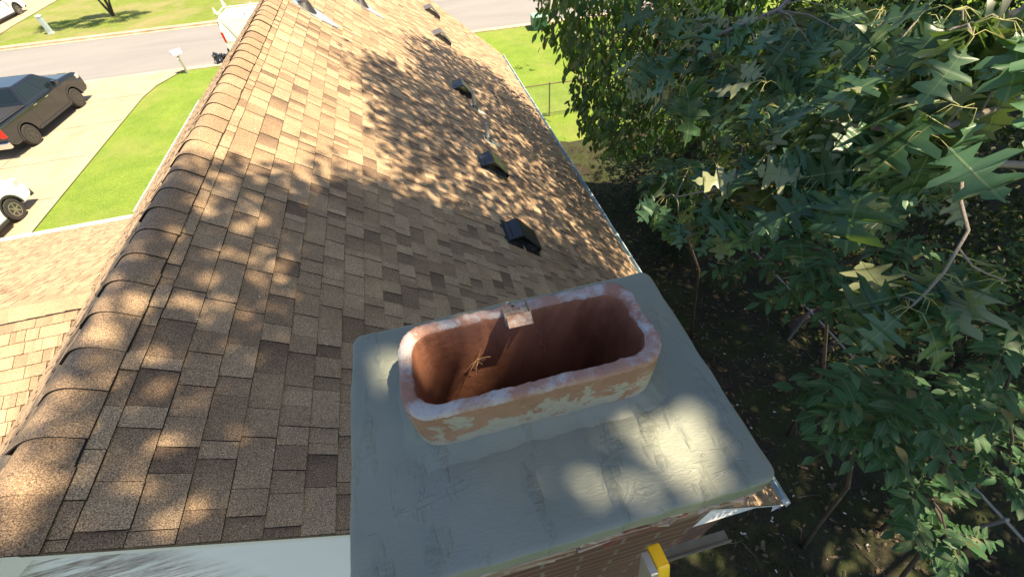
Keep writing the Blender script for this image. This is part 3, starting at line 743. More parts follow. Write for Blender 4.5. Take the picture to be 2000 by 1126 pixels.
# scraps of wood and metal sticking out under the crown (parts of the chimney)
m = MB(); m.box((.46, .168, H-2.0), (.83, .205, H-1.985)); m.box((.48, .160, H-2.0), (.835, .1675, H-1.975))
o = m.build('loose_board', paint('weathered_board', (.2, .17, .12), .8, .3, 20), label='short weathered board jutting out beside the brick chimney below the crown', cat='board')

# ------------------------------------------------------------------ vehicles
def wheel(parent, x, y, r, w, side, rim, spokes=6):
    ty = MB(); c = Vector((x, y, r))
    ty.tube([c+Vector((side*t, 0, 0)) for t in (-w/2, -w/2+.02, w/2-.02, w/2)], [r*.93, r, r, r*.93], 28)
    wr = ty.build('wheel', M_TYRE, parent)
    m = MB(); f = x+side*(w/2+.003); R1 = r*.64
    N = 30; ringo = [Vector((f, y+math.cos(2*math.pi*k/N)*R1, r+math.sin(2*math.pi*k/N)*R1)) for k in range(N)]
    ringi = [Vector((f+side*.004, y+math.cos(2*math.pi*k/N)*R1*.86, r+math.sin(2*math.pi*k/N)*R1*.86)) for k in range(N)]
    m.add(ringo+ringi, [(k, (k+1) % N, N+(k+1) % N, N+k) for k in range(N)])
    for k in range(spokes):
        a = 2*math.pi*k/spokes+.3; u = Vector((0, math.cos(a), math.sin(a))); v = Vector((0, -math.sin(a), math.cos(a))); c0 = Vector((f+side*.006, y, r))
        m.add([c0-v*r*.09, c0+v*r*.09, c0+u*R1*.9+v*r*.055, c0+u*R1*.9-v*r*.055], [(0, 1, 2, 3)])
    m.tube([Vector((f, y, r)), Vector((f+side*.015, y, r))], r*.16, 12); m.build('rim', rim, wr)
    m = MB(); m.add(ringi and [Vector((f-side*.001, p.y, p.z)) for p in ringo], [tuple(range(N))]); m.build('brake_well', M_PLAST, wr)
def arc(cx_, cz, r, a0, a1, n=8): return [(cx_+r*math.cos(R_(a0+(a1-a0)*k/n)), cz+r*math.sin(R_(a0+(a1-a0)*k/n))) for k in range(n+1)]
def vehicle(name, loc, rz, L, W, belt, top, wy, wr, paintm, rim, cabin, hood, kind='truck', clear=.38, bedz=None, tail=True, **k):
    """ y runs from the tail (0) to the nose (L); the wheels sit at wy; origin under the rear right wheel """
    root = empty(name, loc, rz, **k)
    yo = wy[0]; h = W/2
    X0 = -h+.0     # centre line relative to the right side at x=+h
    def P(pts): return [(y-yo, z) for y, z in pts]
    # lower body side profile with arches
    bot = [(.25, clear)]
    for y in wy: bot += [(y-wr*1.22, clear)]+[(a, b) for a, b in reversed(arc(y, wr, wr*1.22, 10, 170))]+[(y+wr*1.22, clear)]
    bot += [(L-.25, clear), (L-.03, clear+.12), (L, clear+.35)]
    up = hood+[(.02, belt), (0, belt-.25), (.02, clear+.2)]
    poly = P(bot+up)
    m = MB(); n = len(poly); secs = ((h, 0), (h, 0))
    # three skins across the width so the flanks round in towards the top
    vs = []
    for sx, ins in ((h-.10, 1), (h, 0), (-h, 0), (-h+.10, 1)):
        pass
    def ring(x, sh): return [(x, y, z+(sh if z > belt-.12 else 0)) for y, z in poly]
    rings = [ring(h, -.10), ring(h-.09, 0), ring(-h+.09, 0), ring(-h, -.10)]
    for q in rings: vs += q
    fs = [tuple(range(n)), tuple(range(4*n-1, 3*n-1, -1))]
    for a in range(3): fs += [(a*n+i, (a+1)*n+i, (a+1)*n+(i+1) % n, a*n+(i+1) % n) for i in range(n)]
    m.add(vs, fs); m.build('body', paintm, root, bevel=.05)
    # cabin: tapered loft from belt to roof, (y0b,y1b,y0t,y1t)
    y0b, y1b, y0t, y1t = cabin; tp = .19
    B = [(h-.05, y0b-yo, belt-.03), (h-.05, y1b-yo, belt-.03), (-h+.05, y1b-yo, belt-.03), (-h+.05, y0b-yo, belt-.03)]
    T_ = [(h-.05-tp, y0t-yo, top), (h-.05-tp, y1t-yo, top), (-h+.05+tp, y1t-yo, top), (-h+.05+tp, y0t-yo, top)]
    m = MB(); m.add(B+T_, [(0, 1, 5, 4), (1, 2, 6, 5), (2, 3, 7, 6), (3, 0, 4, 7), (4, 5, 6, 7)]); m.build('cab', paintm, root, bevel=.09)
    # glazing set just proud of the cabin
    def onf(a, b, c, d, u, v, off):
        a, b, c, d = map(Vector, (a, b, c, d)); lo = a.lerp(b, u); hi = d.lerp(c, u); nn = (b-a).cross(d-a).normalized(); return lo.lerp(hi, v)+nn*off
    def pane(nm, a, b, c, d, u0, u1, u2, u3, v0, v1):
        m = MB(); o = .008; m.add([onf(a, b, c, d, u0, v0, o), onf(a, b, c, d, u1, v0, o), onf(a, b, c, d, u2, v1, o), onf(a, b, c, d, u3, v1, o)], [(0, 1, 2, 3)]); m.build(nm, M_GLASS, root, recalc=False)
    ns = 2 if kind != 'van' else 1
    for sgn in (1, -1):
        a, b, c, d = (B[0], B[1], T_[1], T_[0]) if sgn > 0 else (B[2], B[3], T_[3], T_[2])
        if sgn > 0: rngs = ((.05, .46, .46, .07), (.50, .93, .90, .50))
        else: rngs = ((.07, .50, .50, .10), (.54, .95, .93, .54))
        for (u0, u1, u2, u3) in rngs: pane('side_window', a, b, c, d, u0, u1, u2, u3, .12, .86)
    pane('windscreen', B[1], B[2], T_[2], T_[1], .06, .94, .92, .08, .1, .93)
    pane('rear_window', B[3], B[0], T_[0], T_[3], .1, .9, .88, .12, .25, .85)
    for y in wy:
        for s in (1, -1): wheel(root, s*(h-.13), y-yo, wr, .26, s, rim)
        for s in (1, -1):                   # arch trims
            m = MB()
            a_ = arc(y-yo, wr, wr*1.2, 0, 180, 14); b_ = arc(y-yo, wr, wr*1.38, 0, 180, 14)
            vs = [(s*(h+.012), p[0], p[1]) for p in a_]+[(s*(h+.012), p[0], p[1]) for p in b_]+[(s*(h-.1), p[0], p[1]) for p in a_]; N_ = len(a_)
            m.add(vs, [(i, i+1, N_+i+1, N_+i) for i in range(N_-1)]+[(i, i+1, 2*N_+i+1, 2*N_+i) for i in range(N_-1)])
            m.build('wheel_arch', M_PLAST if kind == 'suv' else paintm, root)
    for s in (1, -1):
        m = MB(); m.box((s*h if s > 0 else -h-.22, y1b-yo-.75, belt+.03), (h+.22 if s > 0 else -h, y1b-yo-.58, belt+.2)); m.build('wing_mirror', paintm, root, bevel=.03)
        m = MB(); x_ = (h-.16, h+.004) if s > 0 else (-h-.004, -h+.16); m.box((x_[0], L-yo-.32, belt-.32), (x_[1], L-yo-.08, belt-.13)); m.build('headlight', M_LENS, root, bevel=.02)
        if tail: m = MB(); m.box((x_[0], -yo-.012, belt-.48), (x_[1]+(.002 if s > 0 else 0), -yo+.12, belt-.10)); m.build('taillight', M_RED, root, bevel=.01)
        for yy in ((y0b+y1b)/2-.25-yo, y0b+.25-yo):
            m = MB(); m.box(((h if s > 0 else -h-.03), yy, belt-.17), ((h+.03 if s > 0 else -h), yy+.22, belt-.14))
            m.build('door_handle', paintm if paintm != M_BLK else M_CHROME, root)
        m = MB(); m.box(((h-.02) if s > 0 else -h-.035, wy[0]+wr*1.4-yo, clear-.06), (h+.035 if s > 0 else -h+.02, wy[1]-wr*1.4-yo, clear+.03)); m.build('sill', M_PLAST, root, bevel=.01)
        for yy in (y0b+.02-yo, (y0b+y1b)/2+.05-yo, y1b-.35-yo):   # door seams
            m = MB(); m.box(((h+.001) if s > 0 else -h-.003, yy, clear+.1), (h+.003 if s > 0 else -h-.001, yy+.014, belt-.06))
            m.build('door_seam', M_PLAST, root)
    m = MB(); m.box((-h+.05, L-yo-.1, clear-.02), (h-.05, L-yo+.06, clear+.2)); m.build('front_bumper', M_PLAST if kind == 'suv' else M_CHROME, root, bevel=.03)
    m = MB(); m.box((-h+.03, -yo-.12, clear+.02), (h-.03, -yo+.05, clear+.26)); m.build('rear_bumper', M_CHROME if kind == 'truck' else M_PLAST, root, bevel=.03)
    if bedz:
        m = MB(); m.box((-h+.16, .12-yo, belt-.005), (h-.16, y0b-.08-yo, belt+.03)); m.build('bed_cover', M_PLAST, root, bevel=.01)
        m = MB(); m.box((h-.14, .1-yo, belt-.01), (h-.02, y0b-.05-yo, belt+.02)); m.build('bed_rail', M_PLAST, root, bevel=.01); m = MB(); m.box((-h+.02, .1-yo, belt-.01), (-h+.14, y0b-.05-yo, belt+.02)); m.build('bed_rail', M_PLAST, root, bevel=.01)
    return root
# the black pickup in the drive: right wheels touch down at (-16.65,21.5) and (-16.32,25.1)
a = math.atan2(.33, 3.6)
W_ = 2.03
def beside(p, rz, W): return (p[0]-math.cos(rz)*(W/2-.0), p[1]-math.sin(rz)*(W/2), .02)
vehicle('pickup_truck', beside((-16.55, 21.55), -a, W_), -a, 5.93, W_, 1.30, 1.94, (1.15, 4.8), .41, M_BLK, M_RIMD, (2.05, 4.75, 2.35, 3.85),
        [(5.93, 1.0), (5.85, 1.24), (5.5, 1.30), (4.7, 1.34)], 'truck', .42, True, label='glossy black crew-cab pickup with red taillights parked on the concrete drive', cat='pickup truck')
vehicle('suv', beside((-14.55, 12.75), -a, 1.86), -a, 4.68, 1.86, 1.12, 1.70, (.95, 3.66), .36, M_WHT2, M_RIM, (.35, 3.75, .75, 2.7),
        [(4.68, .85), (4.55, 1.02), (4.0, 1.10), (3.6, 1.13)], 'suv', .30, label='white suv with grey wheel arch trim, only its front corner showing over the wing roof', cat='car')
vehicle('parked_car', beside((-29.3, 43.2), -R_(3)+0, 1.95), -R_(3), 5.6, 1.95, 1.15, 1.8, (1.1, 4.5), .39, M_WHT2, M_RIM, (2.0, 4.4, 2.3, 3.6),
        [(5.6, .95), (5.5, 1.12), (5.2, 1.16), (4.4, 1.2)], 'suv', .36, label='white vehicle standing on the drive across the street', cat='car')
def van():
    rz = R_(-2.65); root = empty('work_van', (-9.75, 28.72, 0), rz, label='white work van with roof ladder rack parked along the near kerb', cat='van')
    L, W, T = 5.6, 1.95, 2.12; h = W
    side = [(0.06, .5)]+[(.75, .45)]+list(reversed(arc(1.15, .36, .42, 5, 175)))+[(1.6, .45), (3.8, .45)]+list(reversed(arc(4.3, .36, .42, 5, 175)))+[(5.5, .45), (5.6, .8), (5.45, 1.1), (4.75, 1.25), (4.1, T-.05), (3.8, T), (.25, T), (.1, T-.08), (0.0, 1.2), (0, .6)]
    n = len(side); m = MB(); rings = []
    for yy, ins in ((0, .10), (.06, 0), (W-.06, 0), (W, .10)):
        rings += [(x+(0), yy+(.16*max(0, (z-1.1))/1. if yy < W/2 else -.16*max(0, (z-1.1))), z-(ins*.5 if z > T-.1 else 0)) for x, z in side]
    fs = [tuple(range(n)), tuple(range(4*n-1, 3*n-1, -1))]
    for a_ in range(3): fs += [(a_*n+i, (a_+1)*n+i, (a_+1)*n+(i+1) % n, a_*n+(i+1) % n) for i in range(n)]
    m.add(rings, fs); m.build('body', M_WHT2, root, bevel=.02)
    m = MB(); 
    for y in (.3, W-.3): m = MB(); m.box((.15, y-.02, T+.06), (3.6, y+.02, T+.10)); m.build('rack_rail', M_WHT2, root)
    for x in (.2, 1.6, 3.2):
        m = MB(); m.box((x, .12, T+.101), (x+.05, W-.12, T+.14)); 
        for y in (.22, W-.26): m.box((x, y, T-.03), (x+.05, y+.04, T+.1))
        if x < .5:
            for y in (.14, W-.18): m.prism([(x-.10, T+.14), (x+.1, T+.14), (x+.0, T+.42), (x-.06, T+.42)], y, y+.04, 'y')
        m.build('rack_crossbar', M_WHT2, root)
    m = MB(); m.tube([(.1, .2, T+.12), (.16, .16, T-.1), (.75, .01, 1.2), (.9, -.012, .75)], .012, 6); m.tube([(.12, .2, T+.15), (3.0, .3, T+.15)], .014, 6); m.build('tie_down_strap', paint('tan_strap', (.5, .45, .3), .7), root)
    m = MB(); m.box((-.01, -.012, .95), (.10, .14, 1.42)); m.build('taillight', M_RED, root, bevel=.01)
    m = MB(); m.box((-.01, W-.14, .95), (.10, W+.004, 1.42)); m.build('taillight', M_RED, root, bevel=.01)
    m = MB(); m.box((-.012, .25, 1.35), (-.004, W-.25, 1.85)); m.build('rear_window', M_GLASS, root)
    m = MB(); m.box((-.14, .06, .42), (.04, W-.06, .6)); m.build('rear_bumper', M_PLAST, root, bevel=.02)
    for x in (1.15, 4.3):
        for y, s in ((.1, -1), (W-.1, 1)):
            ty = MB(); ty.tube([(x, y-.11, .34), (x, y+.11, .34)], .34, 24); wh = ty.build('wheel', M_TYRE, root)
            ty = MB(); ty.tube([(x, y+s*.112, .34), (x, y+s*.12, .34)], .2, 20); ty.build('rim', M_RIM, wh)
    m = MB(); m.box((1.9, -.004, .55), (1.912, -.001, 1.15)); m.box((3.3, -.004, .55), (3.312, -.001, 1.15)); m.box((.1, -.005, .93), (3.8, -.002, .95)); m.build('door_seam', M_PLAST, root)
van()
def bundle():
    r = random.Random(12); m = MB(); c = Vector((-10.35, 28.75, .02))
    for k in range(46):
        p = c+Vector((r.uniform(-.32, .32), r.uniform(-.25, .25), r.uniform(.04, .42)))
        s = r.uniform(.05, .12); mt = Matrix.Translation(p) @ Matrix.Rotation(r.uniform(0, 3), 4, Vector((r.random(), r.random(), r.random()+.1)).normalized())
        m.box((-s, -s*.7, -s*.4), (s, s*.7, s*.4), r.random(), mt)
    t = NT('dark_bundle', .4); t.color(t.mix(t.ramp(t.attr('tone'), [(.8, 0.), (.85, 1.)]), (.02, .025, .04), (.3, .33, .38)))
    m.build('tool_bundle', t.m, bevel=.01, label='dark heap of tools on the street behind the white van', cat='tools')
bundle()

# ------------------------------------------------------------------ street furniture, fences
def mailbox():
    b = at_z(367, 142, 0); root = empty('mailbox', (b.x, b.y, 0), R_(-3), label='white kerbside mailbox on a tan post at the mouth of the drive', cat='mailbox')
    m = MB(); m.box((-.05, -.05, -.05), (.05, .05, .92)); m.build('post', paint('tan_post', (.42, .4, .34), .7), root, bevel=.005)
    m = MB(); m.box((-.09, -.12, .90), (.09, .2, .93)); m.box((-.02, -.22, .74), (.02, .0, .77), m=None); m.build('support', M_WHITE, root)
    pr = [(-.1, 0), (.1, 0), (.1, .13)]+arc(0, .13, .1, 0, 180, 8)[1:]; 
    mt = Matrix.Translation((0, .03, .931)) @ Matrix.Rotation(R_(-55), 4, 'Z')
    m = MB(); m.prism([(x, z) for x, z in pr], -.26, .26, 'y', m=mt); m.build('box', M_WHITE, root)
    m = MB(); m.prism([(x*.93, z*.95+.004) for x, z in pr], -.266, -.2605, 'y', m=mt); dr = m.build('door', M_GALV, root)
    m = MB(); m.prism([(x*.75, z*.5+.02) for x, z in pr], -.270, -.2665, 'y', m=mt); m.build('inside', M_PLAST, dr)
mailbox()
def marker():
    b = at_z(101, 66, .1); root = empty('utility_pedestal', (b.x, b.y, .1), 0, label='pale blue grey utility pedestal on the lawn across the street', cat='utility pedestal')
    m = MB(); m.box((-.13, -.13, 0), (.13, .13, 1.02)); m.build('cover', paint('pale_blue_plastic', (.42, .52, .56), .4), root, bevel=.02)
    m = MB(); m.box((-.15, -.15, 1.0), (.15, .15, 1.12)); m.build('cap', paint('pale_cap', (.6, .68, .7), .4), root, bevel=.03)
    m = MB(); m.box((-.16, -.16, -.05), (.16, .16, .08)); m.build('base', paint('pale_base', (.5, .58, .6), .5), root)
marker()
def transformer():
    b = at_z(1045, 58, 0); root = empty('utility_cabinet', (b.x+.3, b.y+.2, 0), R_(-3), label='low green louvred utility cabinet on the lawn by the street', cat='utility cabinet')
    m = MB(); m.box((-.42, -.4, 0), (.42, .4, .62)); m.build('case', M_GREEN, root, bevel=.02)
    m = MB(); m.box((-.45, -.43, .621), (.45, .43, .68)); m.build('lid', paint('pale_green_lid', (.25, .45, .38), .5), root, bevel=.02)
    m = MB()
    for k in range(7): m.box((-.38, -.418, .07+k*.075), (.38, -.401, .11+k*.075))
    m.build('louvre', M_GREEN, root)
transformer()
def chain_fence(name, a, b, h, label, posts, mesh_=True, rustr=True, tilt=0):
    a, b = Vector(a), Vector(b); root = empty(name, a, 0, label=label, cat='fence'); d = (b-a); L = d.length; u = d.normalized()
    r = random.Random(31); lean = Vector((-u.y, u.x, 0))*tilt
    m = MB(); pts = [Vector((0, 0, h))+lean+u*(L*k/12)+Vector((0, 0, r.uniform(-.012, .012))) for k in range(13)]; m.tube(pts, .021, 8)
    m.build('top_rail', paint('rusty_rail', (.16, .11, .08), .7, .4, 8) if rustr else M_GALV, root)
    for t in posts:
        m = MB(); m.tube([u*(L*t), u*(L*t)+Vector((0, 0, h+.04))+lean], .028, 10); m.tube([u*(L*t)+Vector((0, 0, h+.04))+lean, u*(L*t)+Vector((0, 0, h+.08))+lean], [.034, .012], 10); m.build('post', M_GALV if not rustr else paint('fence_post', (.2, .19, .17), .6), root)
    if mesh_:
        m = MB(); g = .075; n = int(L/g); q = lambda s, z: u*s+Vector((0, 0, z))+lean*(z/h)
        hh = h-.02
        for k in range(-int(hh/g), n):
            for dr in (1, -1):
                s0 = k*g; s1 = s0+hh; z0, z1 = (.02, hh) if dr > 0 else (hh, .02)
                if s0 < 0: f = -s0/hh; z0 = z0+(z1-z0)*f; s0 = 0
                if s1 > L: f = (L-s0)/(s1-s0); z1 = z0+(z1-z0)*f; s1 = L
                if s1-s0 > .02: m.tube([q(s0, z0), q(s1, z1)], .0016, 3, caps=False)
        m.build('wire_mesh', M_GALV, root, recalc=False)
    return root
chain_fence('chain_link_fence', (3.2, 16.35, 0), (12.5, 15.75, 0), 1.3, 'rusty railed chain-link fence crossing the sunny lawn beside the house', (0.02, .205, .55, .9))
chain_fence('chain_link_fence', (6.95, -3.0, 0), (6.95, 8.2, 0), 1.2, 'old galvanised fence frame half buried in the shady thicket', (.05, .255, .42, .615, .86), rustr=False, mesh_=False, tilt=0.0)

# ------------------------------------------------------------------ leaves
def oak_leaf():
    # half outline, x across, y from stem to tip, pointed sinuate lobes
    hlf = [(.012, 0), (.03, .06), (.13, .12), (.27, .11), (.18, .2), (.10, .27), (.15, .33), (.36, .35), (.47, .46), (.34, .455), (.24, .50), (.12, .55), (.15, .61), (.30, .68), (.36, .79), (.21, .765), (.105, .79), (.14, .86), (.09, .91), (.035, .93), (0, 1.03)]
    vs = []; fs = []
    n = len(hlf)
    for x, y in hlf: vs.append((0, y, 0))
    for s in (1, -1):
        b = len(vs)
        for x, y in hlf: vs.append((s*x, y, .10*abs(x)+.0))
        for i in range(n-1):
            q = (i, b+i, b+i+1, i+1); fs.append(q if s > 0 else q[::-1])
    return np.array(vs, float), fs
def simple_leaf(wd=.22, seg=4, pts=None):
    vs = []; fs = []; ys = pts or [(0, .02), (.25, .8), (.5, 1.), (.78, .6), (1., .0)]
    n = len(ys)
    for y, w_ in ys: vs.append((0, y, 0))
    for s in (1, -1):
        b = len(vs)
        for y, w_ in ys: vs.append((s*wd*w_, y, .25*wd*w_))
        for i in range(n-1):
            q = (i, b+i, b+i+1, i+1); fs.append(q if s > 0 else q[::-1])
    return np.array(vs, float), fs
def crown_leaf():       # few-vertex pointed lobed leaf for distant or overhead crowns
    v = [(0, 0, 0), (.16, .12, .03), (.08, .3, 0), (.36, .45, .06), (.1, .56, 0), (.24, .8, .05), (0, 1, 0), (-.24, .8, .05), (-.1, .56, 0), (-.36, .45, .06), (-.08, .3, 0), (-.16, .12, .03)]
    return np.array(v, float), [(0, 1, 2, 10, 11), (2, 3, 4, 8, 9, 10), (4, 5, 6, 7, 8)]
def leaves(name, tmpl, pos, dirs, nrm, size, mat, parent=None, tones=None, curl=.25, **k):
    """ place a leaf at every pos pointing along dirs, its face turned to nrm """
    V, F = tmpl; n = len(pos); pos = np.asarray(pos, float); d = np.asarray(dirs, float); d /= np.linalg.norm(d, axis=1)[:, None]
    nr = np.asarray(nrm, float); nr = nr-d*np.sum(nr*d, 1)[:, None]; nr /= np.maximum(np.linalg.norm(nr, axis=1), 1e-6)[:, None]
    sd = np.cross(d, nr); size = np.asarray(size, float).reshape(n, 1)
    cu = rng.uniform(-.15, curl*1.7, (n, 1)); tw = rng.uniform(-.6, .6, (n, 1)); cup = rng.uniform(.3, 2.2, (n, 1))
    x = V[None, :, 0]*rng.uniform(.8, 1.15, (n, 1)); y = np.repeat(V[None, :, 1], n, 0); z = V[None, :, 2]*cup-cu*y*y*1.1+tw*x*y+rng.uniform(-.05, .05, (n, len(V)))*(np.abs(V[None, :, 0]) > .15)
    y = y*(1-.25*np.abs(cu)*y)
    P = pos[:, None, :]+size[:, :, None]*(sd[:, None, :]*x[:, :, None]+d[:, None, :]*y[:, :, None]+nr[:, None, :]*z[:, :, None])
    me = bpy.data.meshes.new(name); nv = len(V)
    me.vertices.add(n*nv); me.vertices.foreach_set('co', P.reshape(-1))
    ls = np.array([len(f) for f in F]); flat = np.concatenate([np.array(f) for f in F])
    lt = np.tile(flat, n)+np.repeat(np.arange(n)*nv, len(flat)); tot = np.tile(ls, n)
    me.loops.add(len(lt)); me.loops.foreach_set('vertex_index', lt.astype(np.int32))
    me.polygons.add(len(tot)); st = np.concatenate([[0], np.cumsum(tot)[:-1]]).astype(np.int32)
    me.polygons.foreach_set('loop_start', st); me.polygons.foreach_set('loop_total', tot.astype(np.int32))
    me.materials.append(mat)
    me.polygons.foreach_set('use_smooth', np.ones(len(tot), bool))
    me.update(calc_edges=True)
    if tones is None: tones = rng.random(n)
    at_ = me.attributes.new('tone', 'FLOAT', 'FACE'); at_.data.foreach_set('value', np.repeat(tones, len(F)).astype(np.float32))
    if mat in (M_OAK, M_ASH):
        for an, kk in (('lx', 0), ('ly', 1)):
            a2 = me.attributes.new(an, 'FLOAT', 'POINT'); a2.data.foreach_set('value', np.tile(V[:, kk], n).astype(np.float32))
    o = bpy.data.objects.new(name, me); col.objects.link(o)
    if parent: o.parent = parent
    return tag(o, **k)
OAK, CRN = oak_leaf(), crown_leaf(); LFT = simple_leaf(.24); MED = simple_leaf(.2)
def rv(n): v = rng.normal(size=(n, 3)); return v/np.linalg.norm(v, axis=1)[:, None]
def bring(o, root):
    o.parent = root; o.matrix_parent_inverse = Matrix.Translation(-root.location); return o

# --- big-leaved oak: trunk off to the right, a bough reaching in beside the camera, crown above the roof
oak = empty('oak_tree', (7.6, -3.2, 0), label='oak tree with large pointed-lobed leaves on boughs hanging nearest the camera', cat='tree')
tb = Vector((7.6, -3.2, 0))
m = MB(); m.tube([tb, tb+Vector((-.1, .1, 3)), tb+Vector((.05, .2, 7)), tb+Vector((-.2, .5, 11)), tb+Vector((-.6, 1.5, 15))], [.36, .3, .25, .18, .08], 14)
bring(m.build('trunk', M_BARK, smooth=True), oak)
LD = MB(); PET = MB()
op, od, on, os_ = [], [], [], []
ro = random.Random(17)
DOWN = Vector((0, 0, -1))
def whorl(c, sz, n=5, outdir=None, spread=1.):
    for k in range(n+2):
        az_ = ro.uniform(0, 2*math.pi); o_ = Vector((math.cos(az_), math.sin(az_), 0))
        if outdir is not None: o_ = (o_*.8*spread+outdir*.8).normalized()
        d = (o_*ro.uniform(.25, .8)+DOWN*ro.uniform(.15, 1.)+Vector((ro.uniform(-.2, .2), ro.uniform(-.2, .2), 0))).normalized()
        pl = ro.uniform(.22, .42)*sz
        p0 = c; p1 = c+(o_*.7+Vector((0, 0, .15))).normalized()*pl*.6; p2 = p1+d*pl*.6
        PET.tube([p0, p1, p2], [.0016, .0013, .0011], 4, caps=False)
        s = sz*ro.uniform(.85, 1.6)
        # faces lie roughly horizontal turned a little to the open side (away from the trunk)
        nn = Vector((-.25, -.15, 1))+Vector((ro.uniform(-.7, .7), ro.uniform(-.7, .7), ro.uniform(-.4, .1)))
        if ro.random() < .09: nn = -nn
        op.append(p2); od.append(d); on.append(nn); os_.append(s)
def bough(pts, r0, r1, whs, sz, n=5):
    P3 = [at(*p) for p in pts]
    k_ = len(P3); LD.tube(P3, [r0+(r1-r0)*i/(k_-1) for i in range(k_)], 8)
    for w_ in whs:
        c = at(*w_[:3]); 
        # connect each whorl to the closest point of the bough by a twig
        best = min(((a.lerp(b, t/8)-c).length, a.lerp(b, t/8)) for a, b in zip(P3[:-1], P3[1:]) for t in range(9)) if False else None
        bd = 1e9; bp = None
        for a_, b_ in zip(P3[:-1], P3[1:]):
            for t in range(9):
                q = a_.lerp(b_, t/8)
                if (q-c).length < bd: bd = (q-c).length; bp = q
        if bd > .01: LD.tube([bp, bp.lerp(c, .5)+Vector((0, 0, .02)), c], [.004, .003, .0022], 5)
        whorl(c, w_[3] if len(w_) > 3 else sz, w_[4] if len(w_) > 4 else n)
bough([(2150, 330, 1.7), (1960, 320, 1.6), (1800, 330, 1.5), (1690, 345, 1.45), (1560, 350, 1.6), (1440, 360, 1.85), (1320, 385, 2.1)], .016, .004,
      [(1300, 385, 2.15, .11, 6), (1325, 420, 2.15, .12, 4), (1345, 330, 2.2, .12, 5), (1370, 375, 2.0, .13, 5), (1400, 320, 2.0, .14, 5), (1430, 400, 1.95, .13, 5), (1450, 285, 1.9, .14, 5), (1480, 340, 1.75, .14, 6), (1500, 300, 1.8, .14, 4),
       (1540, 370, 1.7, .14, 5), (1570, 320, 1.65, .15, 4), (1600, 350, 1.5, .15, 5), (1640, 300, 1.5, .14, 4), (1700, 340, 1.35, .15, 5), (1640, 385, 1.45, .15, 4), (1760, 300, 1.4, .14, 4), (1470, 410, 1.85, .13, 4), (1550, 430, 1.7, .14, 4), (1400, 440, 2.05, .12, 3)], .14)
bough([(2200, 130, 1.3), (2000, 190, 1.25), (1815, 262, 1.15), (1700, 250, 1.35), (1600, 235, 1.6), (1520, 240, 1.75)], .013, .004,
      [(1815, 262, 1.15, .15, 5), (1740, 230, 1.3, .14, 5), (1640, 215, 1.5, .14, 5), (1590, 190, 1.6, .14, 5), (1520, 210, 1.75, .14, 5), (1880, 210, 1.1, .14, 4), (1950, 150, 1.15, .15, 5), (1470, 220, 1.9, .14, 4)], .14)
bough([(2200, -60, 1.25), (2000, 20, 1.2), (1860, 60, 1.15), (1770, 140, 1.25), (1690, 130, 1.45)], .013, .004,
      [(1860, 20, 1.15, .15, 5), (1900, 70, 1.05, .16, 3), (1772, 138, 1.25, .14, 5), (1800, 30, 1.3, .14, 5), (1960, 40, 1.1, .15, 4), (1690, 110, 1.45, .14, 4), (1720, 20, 1.45, .14, 5)], .15)
bough([(1700, -220, 2.2), (1600, -60, 2.1), (1520, 20, 2.0), (1420, 60, 2.1), (1330, 110, 2.3), (1265, 120, 2.6)], .016, .004,
      [(1600, 10, 1.9, .14, 5), (1560, 60, 1.85, .14, 5), (1500, 40, 1.95, .14, 5), (1480, 110, 1.95, .14, 5), (1420, 40, 2.1, .15, 6), (1420, 120, 2.1, .14, 5), (1360, 20, 2.2, .15, 6), (1350, 90, 2.2, .14, 5), (1300, 20, 2.4, .15, 5), (1300, 110, 2.4, .14, 5),
       (1260, 115, 2.6, .14, 6), (1330, 170, 2.4, .14, 5), (1400, 180, 2.2, .14, 5), (1280, 170, 2.6, .13, 4), (1640, 60, 1.8, .14, 4), (1550, 130, 1.9, .14, 5), (1610, 130, 1.8, .14, 4)], .15)
re_ = random.Random(91)
for k in range(34):
    x_ = re_.uniform(1290, 1980); y_ = re_.uniform(20, 400)
    if y_ > 150+(x_-1290)*.9 and x_ < 1450: continue
    whorl(at(x_, y_, re_.uniform(1.7, 2.5)), .15, 4)
# the bare grey twig that hangs down on the right and ends in leaves
bough([(1888, 250, 1.2), (1878, 345, 1.2), (1876, 395, 1.2), (1891, 450, 1.2), (1868, 490, 1.2), (1845, 530, 1.2), (1810, 570, 1.2), (1778, 600, 1.2)], .006, .003,
      [(1775, 600, 1.2, .13, 5), (1800, 575, 1.2, .13, 4), (1845, 535, 1.2, .12, 2), (1735, 590, 1.3, .13, 3)], .13)
bough([(1872, 485, 1.2), (1900, 520, 1.2), (1930, 535, 1.2), (1965, 548, 1.2)], .0035, .0022, [(1930, 535, 1.2, .12, 2), (1955, 548, 1.2, .13, 4)], .12)
bring(LD.build('branch', M_TWIG, smooth=True), oak)
bring(PET.build('leaf_stalks', M_PET, smooth=True, recalc=False), oak)
bring(leaves('foliage', OAK, op, od, on, os_, M_OAK, tones=np.array([ro.random() for _ in op]), label='large blue-green pointed lobed leaves'), oak)

